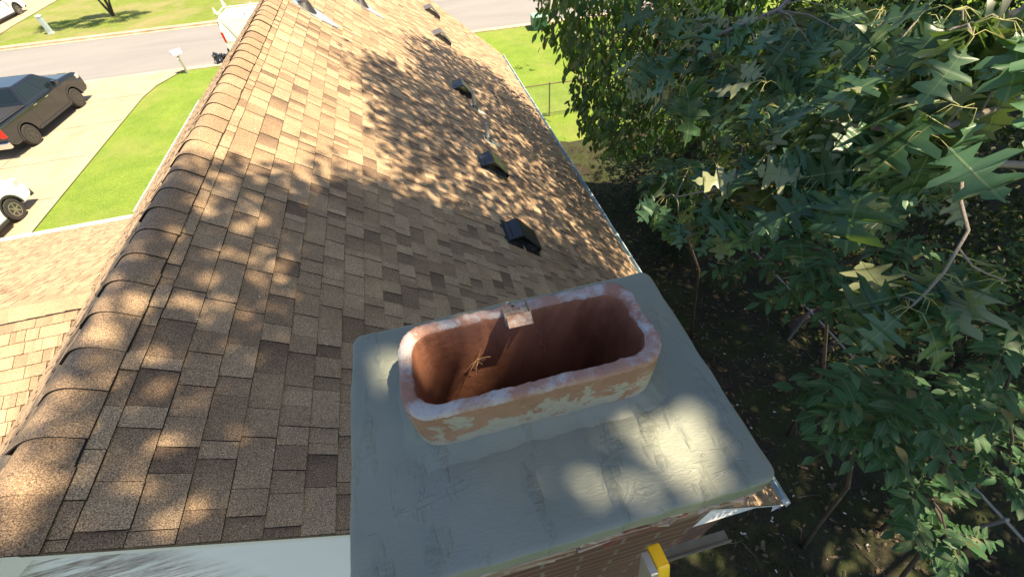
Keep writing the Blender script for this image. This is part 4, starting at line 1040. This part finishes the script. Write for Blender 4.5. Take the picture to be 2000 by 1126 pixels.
# --- high crown over roof and yard (above the camera): what shades the roof
POLY_A = [(2.06, 9.69), (3.13, 10.63), (4.55, 11.51), (5.17, 10.69), (6.18, 8.01), (6.02, 4.51), (3.45, 3.13), (1.89, 2.53), (1.7, 2.72), (1.9, 3.1), (1.63, 3.42), (1.27, 3.79), (1.24, 4.97), (.96, 6.5), (1.46, 7.52), (2.06, 7.12)]
POLY_G = [(0.32, 3.17), (0.7, 3.39), (1.06, 3.81), (1.48, 3.58), (1.9, 3.1), (1.65, 2.73), (1.22, 2.75), (0.8, 2.94), (0.43, 2.9)]
POLY_B = [(-.3, 2.85), (.11, 3.03), (.42, 2.99), (.79, 3.04), (1.14, 3.05), (1.42, 2.85), (1.7, 2.4), (3.0, 2.9), (3.6, 3.2), (3.6, .3), (-.9, .3), (-.9, 2.7)]
def scale_poly(pl): return [(a_, b_) for a_, b_ in pl]
def inside(pl, x, y):
    c = False; n = len(pl)
    for i in range(n):
        x0, y0 = pl[i]; x1, y1 = pl[(i+1) % n]
        if (y0 > y) != (y1 > y) and x < (x1-x0)*(y-y0)/(y1-y0)+x0: c = not c
    return c
cp_, cc = [], []
rc = random.Random(41)
def clump(p, n, rad, out, ls=.17):
    for k in range(n):
        q = p+Vector((rc.gauss(0, rad), rc.gauss(0, rad), rc.gauss(0, rad*.7))); out.append((q, ls*rc.uniform(.75, 1.2)))
hi = []
for it in range(9000):
    s = rc.uniform(-.9, 6.3); y = rc.uniform(.2, 11.8)
    if s > 6.0: continue
    d = 0
    if inside(POLY_G, s, y): d = 0
    elif inside(POLY_A, s, y): d = 1.15+.7*nz(s, y, 0, .9)
    elif inside(POLY_B, s, y): d = 1.6+3.2*nz(s, y, 4, 1.0)
    if rc.random() < d*.34:
        b = O0+Sv*s+Vector((0, y, 0)); t = rc.uniform(7.5, 10.) if (s < 3.6 and y < 3.2) else rc.uniform(7.0, 10.)
        clump(b+SUN*t, 9, .17, hi)
# over the chimney and the boughs beside it, with a few gaps
GAPS = [(at_z(1290, 812, CD), .03), (at_z(1365, 915, CD), .045), (at_z(1235, 945, CD), .04), (at_z(745, 720, CD), .03), (at_z(920, 605, RD), .045), (at_z(800, 690, RD), .03), (at(1680, 430, 1.4), .2), (at(1310, 400, 2.1), .22), (at(1600, 330, 1.5), .1), (at(1840, 60, 1.1), .08), (at(1950, 690, 2.3), .1)]
for it in range(2500):
    x, y = rc.uniform(-.5, 3.8), rc.uniform(-.8, 3.2); b = Vector((x, y, CD))
    t = rc.uniform(6, 9); bb = b
    gap = False
    for g_, gr in GAPS:
        o_ = g_-SUN*((g_.z-CD)/SUN.z)
        if (Vector((o_.x, o_.y))-Vector((x, y))).length < gr: gap = True
    if gap: continue
    if rc.random() < 1.0+.3*nz(x, y, 2, 1.6): clump(bb+SUN*t, 8, .15, hi)
# over the side yard
for it in range(11000):
    x = rc.uniform(3.4, 30); y = rc.uniform(-8, 24)
    d = (.80 if x > 6.5 or y > 9 else 1.2)+.5*nz(x, y, 7, .45)
    g_ = Vector((x, y, 0))
    for (gx, gy, gr) in ((4.75, .05, .5), (5.9, -.05, .65), (5.3, .9, .35), (5.6, -.9, .6), (4.0, 6.2, .45), (4.2, 4.7, .4), (4.6, 12.4, 1.0), (4.0, 9.5, .4)):
        if math.hypot(x-gx, y-gy) < gr: d = 0
    if y > 11 and x < 8.5: d *= .2
    if x-6 < (y-12.5)*.6: d *= .1
    if rc.random() < d: clump(g_+SUN*rc.uniform(10.5, 15.5), 9, .26 if x < 12 else .36, hi, .27 if x < 12 else .4)
for it in range(2200):
    x, y = rc.uniform(2.9, 7.2), rc.uniform(-3, 10.5)
    if any(math.hypot(x-gx, y-gy) < gr for gx, gy, gr in ((4.75, .05, .5), (5.9, -.05, .65), (5.3, .9, .3), (5.6, -.9, .6), (4.0, 6.2, .35), (4.0, 9.5, .4))): continue
    clump(Vector((x, y, 0))+SUN*rc.uniform(11, 16), 8, .24, hi, .24)
def lit(p, sz_):
    for g_, gr in GAPS:
        v_ = p-g_; t_ = v_.dot(SUN)
        if t_ > 0 and (v_-SUN*t_).length < gr+sz_*.4: return True
    return False
hi = [h_ for h_ in hi if not lit(*h_)]
n = len(hi); dirs = rv(n); dirs[:, 2] = -np.abs(dirs[:, 2])*.6; nr = rv(n)*.9; nr[:, 2] += 1
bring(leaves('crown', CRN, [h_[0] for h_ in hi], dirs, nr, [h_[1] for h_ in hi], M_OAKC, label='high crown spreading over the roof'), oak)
m = MB(); top = tb+Vector((0, .4, 10.5))
for k in range(26):
    q = hi[rc.randrange(n)][0]; mid = top.lerp(q, .5)+Vector((0, 0, .6)); m.tube([top+Vector((0, 0, rc.uniform(-2.5, 1))), mid, q], [.07, .035, .01], 6)
bring(m.build('limb', M_BARK, smooth=True, recalc=False), oak)

# --- mid distance tree with drooping clusters, upper middle
gum = empty('sweetgum_tree', (7.4, 9.6, 0), label='mid green tree with drooping leaf clusters beyond the roof edge beside the sunny lawn', cat='tree')
gb = Vector((7.4, 9.6, 0)); m = MB(); m.tube([gb, gb+Vector((-.1, 0, 2)), gb+Vector((-.4, .2, 5)), gb+Vector((-.6, .3, 8))], [.2, .16, .12, .05], 12); bring(m.build('trunk', M_BARK, smooth=True), gum)
gp, gd, gn, gs = [], [], [], []
gt = MB()
cl = []
for it in range(2600):
    px = rc.uniform(1020, 1500); py = rc.uniform(-60, 330); d = rc.uniform(6.4, 9.6)
    # ragged left and lower outline
    lim = np.interp(py, [-60, 0, 40, 80, 120, 160, 200, 240, 280, 330], [1010, 1030, 1050, 1075, 1110, 1125, 1135, 1110, 1180, 1260])+35*nz(py*.02, 1, 0, 1.3)+18*nz(py, 2, 0, .06)
    if px < lim+8 or py > 300-60*max(0, (px-1250)/250)+25*nz(px, 0, 0, .02): continue
    p = at(px, py, d)
    if p.x < 2.75: continue
    if rc.random() > .30+.3*(px < lim+90): continue
    cl.append(p)
for p in cl:
    for k in range(9):
        q = p+Vector((rc.gauss(0, .13), rc.gauss(0, .13), rc.gauss(0, .1))); a_ = rc.uniform(0, 6.28)
        gp.append(q); gd.append((math.cos(a_)*.55, math.sin(a_)*.55, -rc.uniform(.3, 1.2))); gn.append((rc.uniform(-.6, .4), rc.uniform(-.8, .3), .8)); gs.append(rc.uniform(.13, .23))
    if rc.random() < .4:
        t0 = gb+Vector((-.4, .2, rc.uniform(3, 6.5))); gt.tube([t0, t0.lerp(p, .5)+Vector((0, 0, .3)), p], [.03, .015, .004], 5, caps=False)
bring(leaves('crown', MED, gp, gd, gn, gs, M_GUM), gum); bring(gt.build('limb', M_BARK, recalc=False), gum)

# --- saplings with compound leaves, lower right
def compound(out, base, d, L, npair, sz, stalk):
    up = Vector((0, 0, 1)); sd = d.cross(up).normalized(); pts = []
    for k in range(npair+1):
        f = (k+.6)/(npair+.6); p = base+d*L*f+Vector((0, 0, -.18*L*f*f)); pts.append(p)
        if k < npair:
            for s in (1, -1): out.append((p, (sd*s+d*.55+Vector((0, 0, -.12))).normalized(), Vector((rc.uniform(-.3, .3), rc.uniform(-.3, .3), 1)), sz*(.8+.3*math.sin(f*3))))
        else: out.append((p, d+Vector((0, 0, -.2)), Vector((0, 0, 1)), sz))
    stalk.tube([base]+pts, .0016, 4, caps=False)
def sapling(name, label, regions, foot, mat, sz, npair=3, Lr=(.18, .3), seed=1):
    r = random.Random(seed); foot = Vector(foot); root = empty(name, foot, label=label, cat='sapling'); out = []; st = MB(); tr = MB()
    ctr = at(*regions[0][:3]); tr.tube([foot, foot.lerp(ctr, .25)+Vector((.12, .05, .1)), foot.lerp(ctr, .5)+Vector((.25, .1, .3)), foot.lerp(ctr, .75)+Vector((.1, .12, .25)), ctr], [.034, .027, .02, .012, .005], 8)
    for (px, py, d, rx, ry, n) in regions:
        hub = at(px, py, d+.1)
        tr.tube([ctr, ctr.lerp(hub, .5)+Vector((0, 0, .05)), hub], [.012, .009, .004], 6)
        for k in range(n):
            a_ = r.uniform(0, 6.28); q = math.sqrt(r.random()); p = at(px+rx*q*math.cos(a_)*.75, py+ry*q*math.sin(a_)*.75, d+r.uniform(-.2, .35))
            dd = (p-hub); dd.z *= .3; dd = (dd.normalized()+Vector((r.uniform(-.5, .5), r.uniform(-.5, .5), r.uniform(-.25, .15)))).normalized()
            compound(out, p-dd*.1, dd, r.uniform(*Lr), npair, sz*r.uniform(.8, 1.15), st)
    bring(tr.build('trunk', M_BARK, smooth=True), root); bring(st.build('leaf_stalks', M_STK, recalc=False), root)
    bring(leaves('foliage', LFT, [o_[0] for o_ in out], [o_[1] for o_ in out], [o_[2] for o_ in out], [o_[3] for o_ in out], mat, curl=.35), root)
sapling('ash_sapling', 'ash sapling with a broad layered fan of green leaflets beside the crown corner', [(1710, 770, 2.3, 120, 85, 26), (1790, 830, 2.4, 90, 70, 14), (1690, 850, 2.5, 70, 60, 10), (1640, 760, 2.35, 60, 45, 8), (1760, 880, 2.7, 90, 50, 12)], (4.6, .3, 0), M_ASH, .105, 3, seed=2)
sapling('ash_sapling', 'small ash sapling low down at the lower right near the sunlit earth', [(1810, 960, 3.2, 80, 55, 14), (1850, 1050, 3.0, 55, 50, 12), (1790, 1010, 3.2, 60, 35, 8), (1860, 1100, 3.2, 40, 30, 5)], (5.4, -.6, 0), M_ASH, .11, 3, seed=5)
sapling('ash_sapling', 'ash sapling under the oak bough in the middle of the thicket', [(1640, 520, 2.9, 120, 60, 20), (1540, 560, 3.2, 60, 40, 9), (1700, 590, 2.9, 90, 50, 12), (1460, 500, 3.4, 60, 50, 9), (1760, 480, 2.8, 80, 70, 12), (1560, 480, 3.1, 80, 40, 10)], (5.6, 2.0, 0), M_ASH, .10, 3, seed=7)
sapling('ash_sapling', 'ash sapling at the right edge of view with dim leaflets', [(1960, 770, 2.7, 90, 70, 14), (1940, 860, 3.0, 100, 60, 12), (1980, 640, 2.4, 50, 60, 7), (1900, 760, 3.1, 60, 50, 8), (1970, 930, 3.2, 70, 60, 8)], (6.0, .2, 0), M_ASH, .11, 3, seed=9)
# low bush with rounder leaves beside the path end of the side yard
sapling('leafy_bush', 'bright leafy bush under the tip of the oak bough', [(1300, 345, 4.2, 50, 45, 14), (1350, 330, 4.3, 50, 30, 9), (1285, 400, 4.2, 35, 45, 8)], (5.0, 4.6, 0), M_GUM, .12, 2, (.12, .2), seed=12)

# --- thicket behind: several shrubs, each its own plant
def shrub(name, label, foot, rx, ry, h, n, sz, mat, tm=MED, z0=.2, seed=0, group=None):
    foot = Vector(foot); root = empty(name, foot, label=label, cat='shrub', group=group); rs = np.random.default_rng(seed)
    nc = max(8, n//14); c = rs.normal(size=(nc, 3)); c /= np.linalg.norm(c, axis=1)[:, None]; c *= rs.uniform(.35, 1, (nc, 1))**.6
    c = c*np.array([rx, ry, h/2])+np.array([foot.x, foot.y, h/2+z0]); c[:, 2] = np.maximum(c[:, 2], .15)
    idx = rs.integers(0, nc, n); p = c[idx]+rs.normal(size=(n, 3))*.17; p[:, 2] = np.maximum(p[:, 2], .05)
    d = rs.normal(size=(n, 3)); d[:, 2] = -np.abs(d[:, 2])*.6; nr = rs.normal(size=(n, 3))*.6; nr[:, 2] += 1
    bring(leaves('foliage', tm, p, d, nr, rs.uniform(.7, 1.25, n)*sz, mat), root)
    m = MB(); rr = random.Random(seed)
    for k in range(10):
        q = Vector(c[rr.randrange(nc)]); b_ = foot+Vector((rr.uniform(-.15, .15), rr.uniform(-.15, .15), 0)); m.tube([b_, b_.lerp(q, .5)+Vector((rr.uniform(-.2, .2), rr.uniform(-.2, .2), .2)), q], [.03, .018, .005], 6, caps=False)
    bring(m.build('stems', M_BARK, recalc=False), root)
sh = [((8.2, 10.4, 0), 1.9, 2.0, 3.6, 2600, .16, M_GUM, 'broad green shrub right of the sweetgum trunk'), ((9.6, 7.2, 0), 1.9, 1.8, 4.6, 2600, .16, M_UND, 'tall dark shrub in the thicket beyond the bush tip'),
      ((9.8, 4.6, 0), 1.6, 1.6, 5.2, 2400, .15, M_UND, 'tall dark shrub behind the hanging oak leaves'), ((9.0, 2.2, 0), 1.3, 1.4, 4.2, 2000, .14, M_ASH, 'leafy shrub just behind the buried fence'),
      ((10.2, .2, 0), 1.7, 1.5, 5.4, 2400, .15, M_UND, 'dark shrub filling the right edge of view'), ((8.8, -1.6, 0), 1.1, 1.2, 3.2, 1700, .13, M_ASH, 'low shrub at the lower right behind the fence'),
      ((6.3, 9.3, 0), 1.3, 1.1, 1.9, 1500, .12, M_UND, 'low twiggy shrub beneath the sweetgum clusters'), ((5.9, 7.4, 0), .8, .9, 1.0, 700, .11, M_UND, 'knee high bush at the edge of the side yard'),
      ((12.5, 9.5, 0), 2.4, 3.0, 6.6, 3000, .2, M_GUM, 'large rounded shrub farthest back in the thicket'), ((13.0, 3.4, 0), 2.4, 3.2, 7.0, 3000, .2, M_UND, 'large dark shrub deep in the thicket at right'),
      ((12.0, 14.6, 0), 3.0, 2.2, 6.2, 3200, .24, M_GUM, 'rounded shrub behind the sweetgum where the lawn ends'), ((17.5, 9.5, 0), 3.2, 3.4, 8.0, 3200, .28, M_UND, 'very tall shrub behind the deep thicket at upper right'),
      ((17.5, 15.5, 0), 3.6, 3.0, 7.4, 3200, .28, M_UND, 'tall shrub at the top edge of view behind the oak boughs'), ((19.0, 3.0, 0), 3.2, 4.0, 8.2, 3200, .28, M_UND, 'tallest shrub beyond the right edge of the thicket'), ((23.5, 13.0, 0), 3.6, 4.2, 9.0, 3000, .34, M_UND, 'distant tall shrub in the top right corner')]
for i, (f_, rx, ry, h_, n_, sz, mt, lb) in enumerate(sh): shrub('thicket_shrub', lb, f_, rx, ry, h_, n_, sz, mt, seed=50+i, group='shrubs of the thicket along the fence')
# small front-yard tree across the street
def ytree():
    b = at_z(222, 32, .1); root = empty('crape_myrtle', b, label='small multi-stemmed tree shading the lawn across the street', cat='tree'); m = MB(); r = random.Random(6)
    for k in range(5):
        a_ = k*1.256+.4; p = b.copy(); pts = [p]
        for s in range(5): p = p+Vector((math.cos(a_)*.18+r.uniform(-.06, .06), math.sin(a_)*.14, .62)); pts.append(p)
        m.tube(pts, [.09, .075, .06, .045, .03, .015], 8)
    bring(m.build('trunk', M_BARK, smooth=True), root)
    n = 11000; c = rng.normal(size=(90, 3)); c /= np.linalg.norm(c, axis=1)[:, None]; c *= rng.uniform(.4, 1, (90, 1))**.5
    sh_ = Vector((SUN.x/SUN.z*3.9, SUN.y/SUN.z*3.9, 0)) 
    p = c[rng.integers(0, 90, n)]*np.array([4.1, 1.7, 1.0])+rng.normal(size=(n, 3))*.2+np.array([b.x+.6, b.y-1.7, 4.6])
    bring(leaves('crown', MED, p, rv(n), rv(n)+np.array([0, 0, .6]), rng.uniform(.12, .2, n), M_GUM), root)
ytree()
shrub('clipped_shrub', 'brownish shrub at the far kerb beside the white vehicle drive', (at_z(0, 72, .1).x-.6, at_z(0, 72, .1).y+.1, .1), 1.0, .9, 1.1, 900, .1, leaf_mat('brown_leaf', (.2, .14, .08), (.25, .18, .12), (.2, .15, .06)), seed=91)

# ------------------------------------------------------------------ ground cover in the side yard
n = 5200; x = rng.uniform(3.0, 7.6, n); y = rng.uniform(-4, 14, n)
keep = np.array([nz(a_, b_, 3, .8)+.2*rng.random()+(.25 if b_ > 9 else 0)+(.12 if b_ < 1.2 else 0) > .16 for a_, b_ in zip(x, y)])
x, y = x[keep], y[keep]; n = len(x)
BL = (np.array([(-.05, 0, 0), (.05, 0, 0), (.03, .6, .05), (0, 1, .2), (-.03, .6, .05)], float), [(0, 1, 2, 3, 4)])
pp, dd = [], []
for k in range(5):
    pp.append(np.stack([x+rng.normal(size=n)*.04, y+rng.normal(size=n)*.04, np.full(n, .09)], 1)); d_ = rng.normal(size=(n, 3))*.5; d_[:, 2] = 1; dd.append(d_)
pp = np.concatenate(pp); dd = np.concatenate(dd)
leaves('yard_grass', BL, pp, dd, rv(len(pp)), rng.uniform(.05, .11, len(pp)), leaf_mat('blade', (.05, .06, .018), (.05, .06, .018), (.16, .2, .05), .7), kind='stuff', label='thin grass tufts on the shaded side yard', cat='grass')
n = 1500; x = rng.uniform(3.0, 7.4, n); y = rng.uniform(-3, 11, n)
d_ = rng.normal(size=(n, 3)); d_[:, 2] *= .15; nr = rng.normal(size=(n, 3))*.25; nr[:, 2] += 1
leaves('leaf_litter', CRN, np.stack([x, y, np.full(n, .15)], 1), d_, nr, rng.uniform(.05, .12, n), paint('dead_leaf', (.13, .10, .065), .8, .5, 3), kind='stuff', label='pale fallen leaves scattered over the side yard', cat='leaf litter')
m = MB(); r = random.Random(77)
for k in range(95):
    px, py = r.uniform(1290, 1700), r.uniform(520, 1120); p = at_z(px, py, .15)
    if p.x < 3.3 or p.x > 8: continue
    s = r.choice([.006, .009, .012, .022]); m.box((-s, -s*.5, 0), (s, s*.5, .008), m=Matrix.Translation(p) @ Matrix.Rotation(r.uniform(0, 3), 4, 'Z'))
m.build('paper_scraps', paint('pale_scrap', (.62, .6, .55), .8), kind='stuff', label='tiny pale flakes and scraps strewn on the dark ground', cat='debris')
m = MB(); r = random.Random(78)
for k in range(160):
    x, y = r.uniform(3.4, 7.2), r.uniform(-2, 9); a_ = r.uniform(0, 6.28); l_ = r.uniform(.05, .35); p = Vector((x, y, .15)); q = p+Vector((math.cos(a_)*l_, math.sin(a_)*l_, r.uniform(-.01, .03)))
    m.tube([p, p.lerp(q, .5)+Vector((r.uniform(-.02, .02), r.uniform(-.02, .02), .01)), q], [.006, .005, .003], 5)
m.build('fallen_twigs', paint('grey_twig', (.16, .13, .10), .8), kind='stuff', label='broken twigs strewn over the dark earth', cat='twigs')
# fallen logs at the foot of the fence
for i, (a_, b_, r_, lb) in enumerate([((1540, 640), (1700, 560), .12, 'rotting brown log lying under the fence post'), ((1600, 690), (1690, 640), .08, 'thin mossy log beside the rotting log'), ((1880, 720), (1960, 640), .1, 'greyish log rising toward the right edge')]):
    p, q = at_z(*a_, .12), at_z(*b_, .2+.5*(i == 2)); root = empty('fallen_log', p, label=lb, cat='log'); m = MB(); m.tube([p, p.lerp(q, .5)+Vector((0, .05, .03)), q], [r_, r_*.9, r_*.7], 10); bring(m.build('trunk', M_BARK, smooth=True), root)
# bits lying on the roof
m = MB(); r = random.Random(5)
for k in range(42):
    s, y = r.uniform(.1, 3.3), r.uniform(.7, 5); p = RP(s/E, y, .013); z_ = r.uniform(.0025, .005); mt = Matrix.Translation(p) @ Matrix.Rotation(PT, 4, 'Y') @ Matrix.Rotation(r.uniform(0, 3), 4, 'Z'); m.box((-z_, -z_*.6, 0), (z_, z_*.6, .002), m=mt)
m.build('roof_debris', paint('white_chip', (.8, .8, .78), .7), kind='stuff', label='tiny white chips scattered on the shingles', cat='debris')
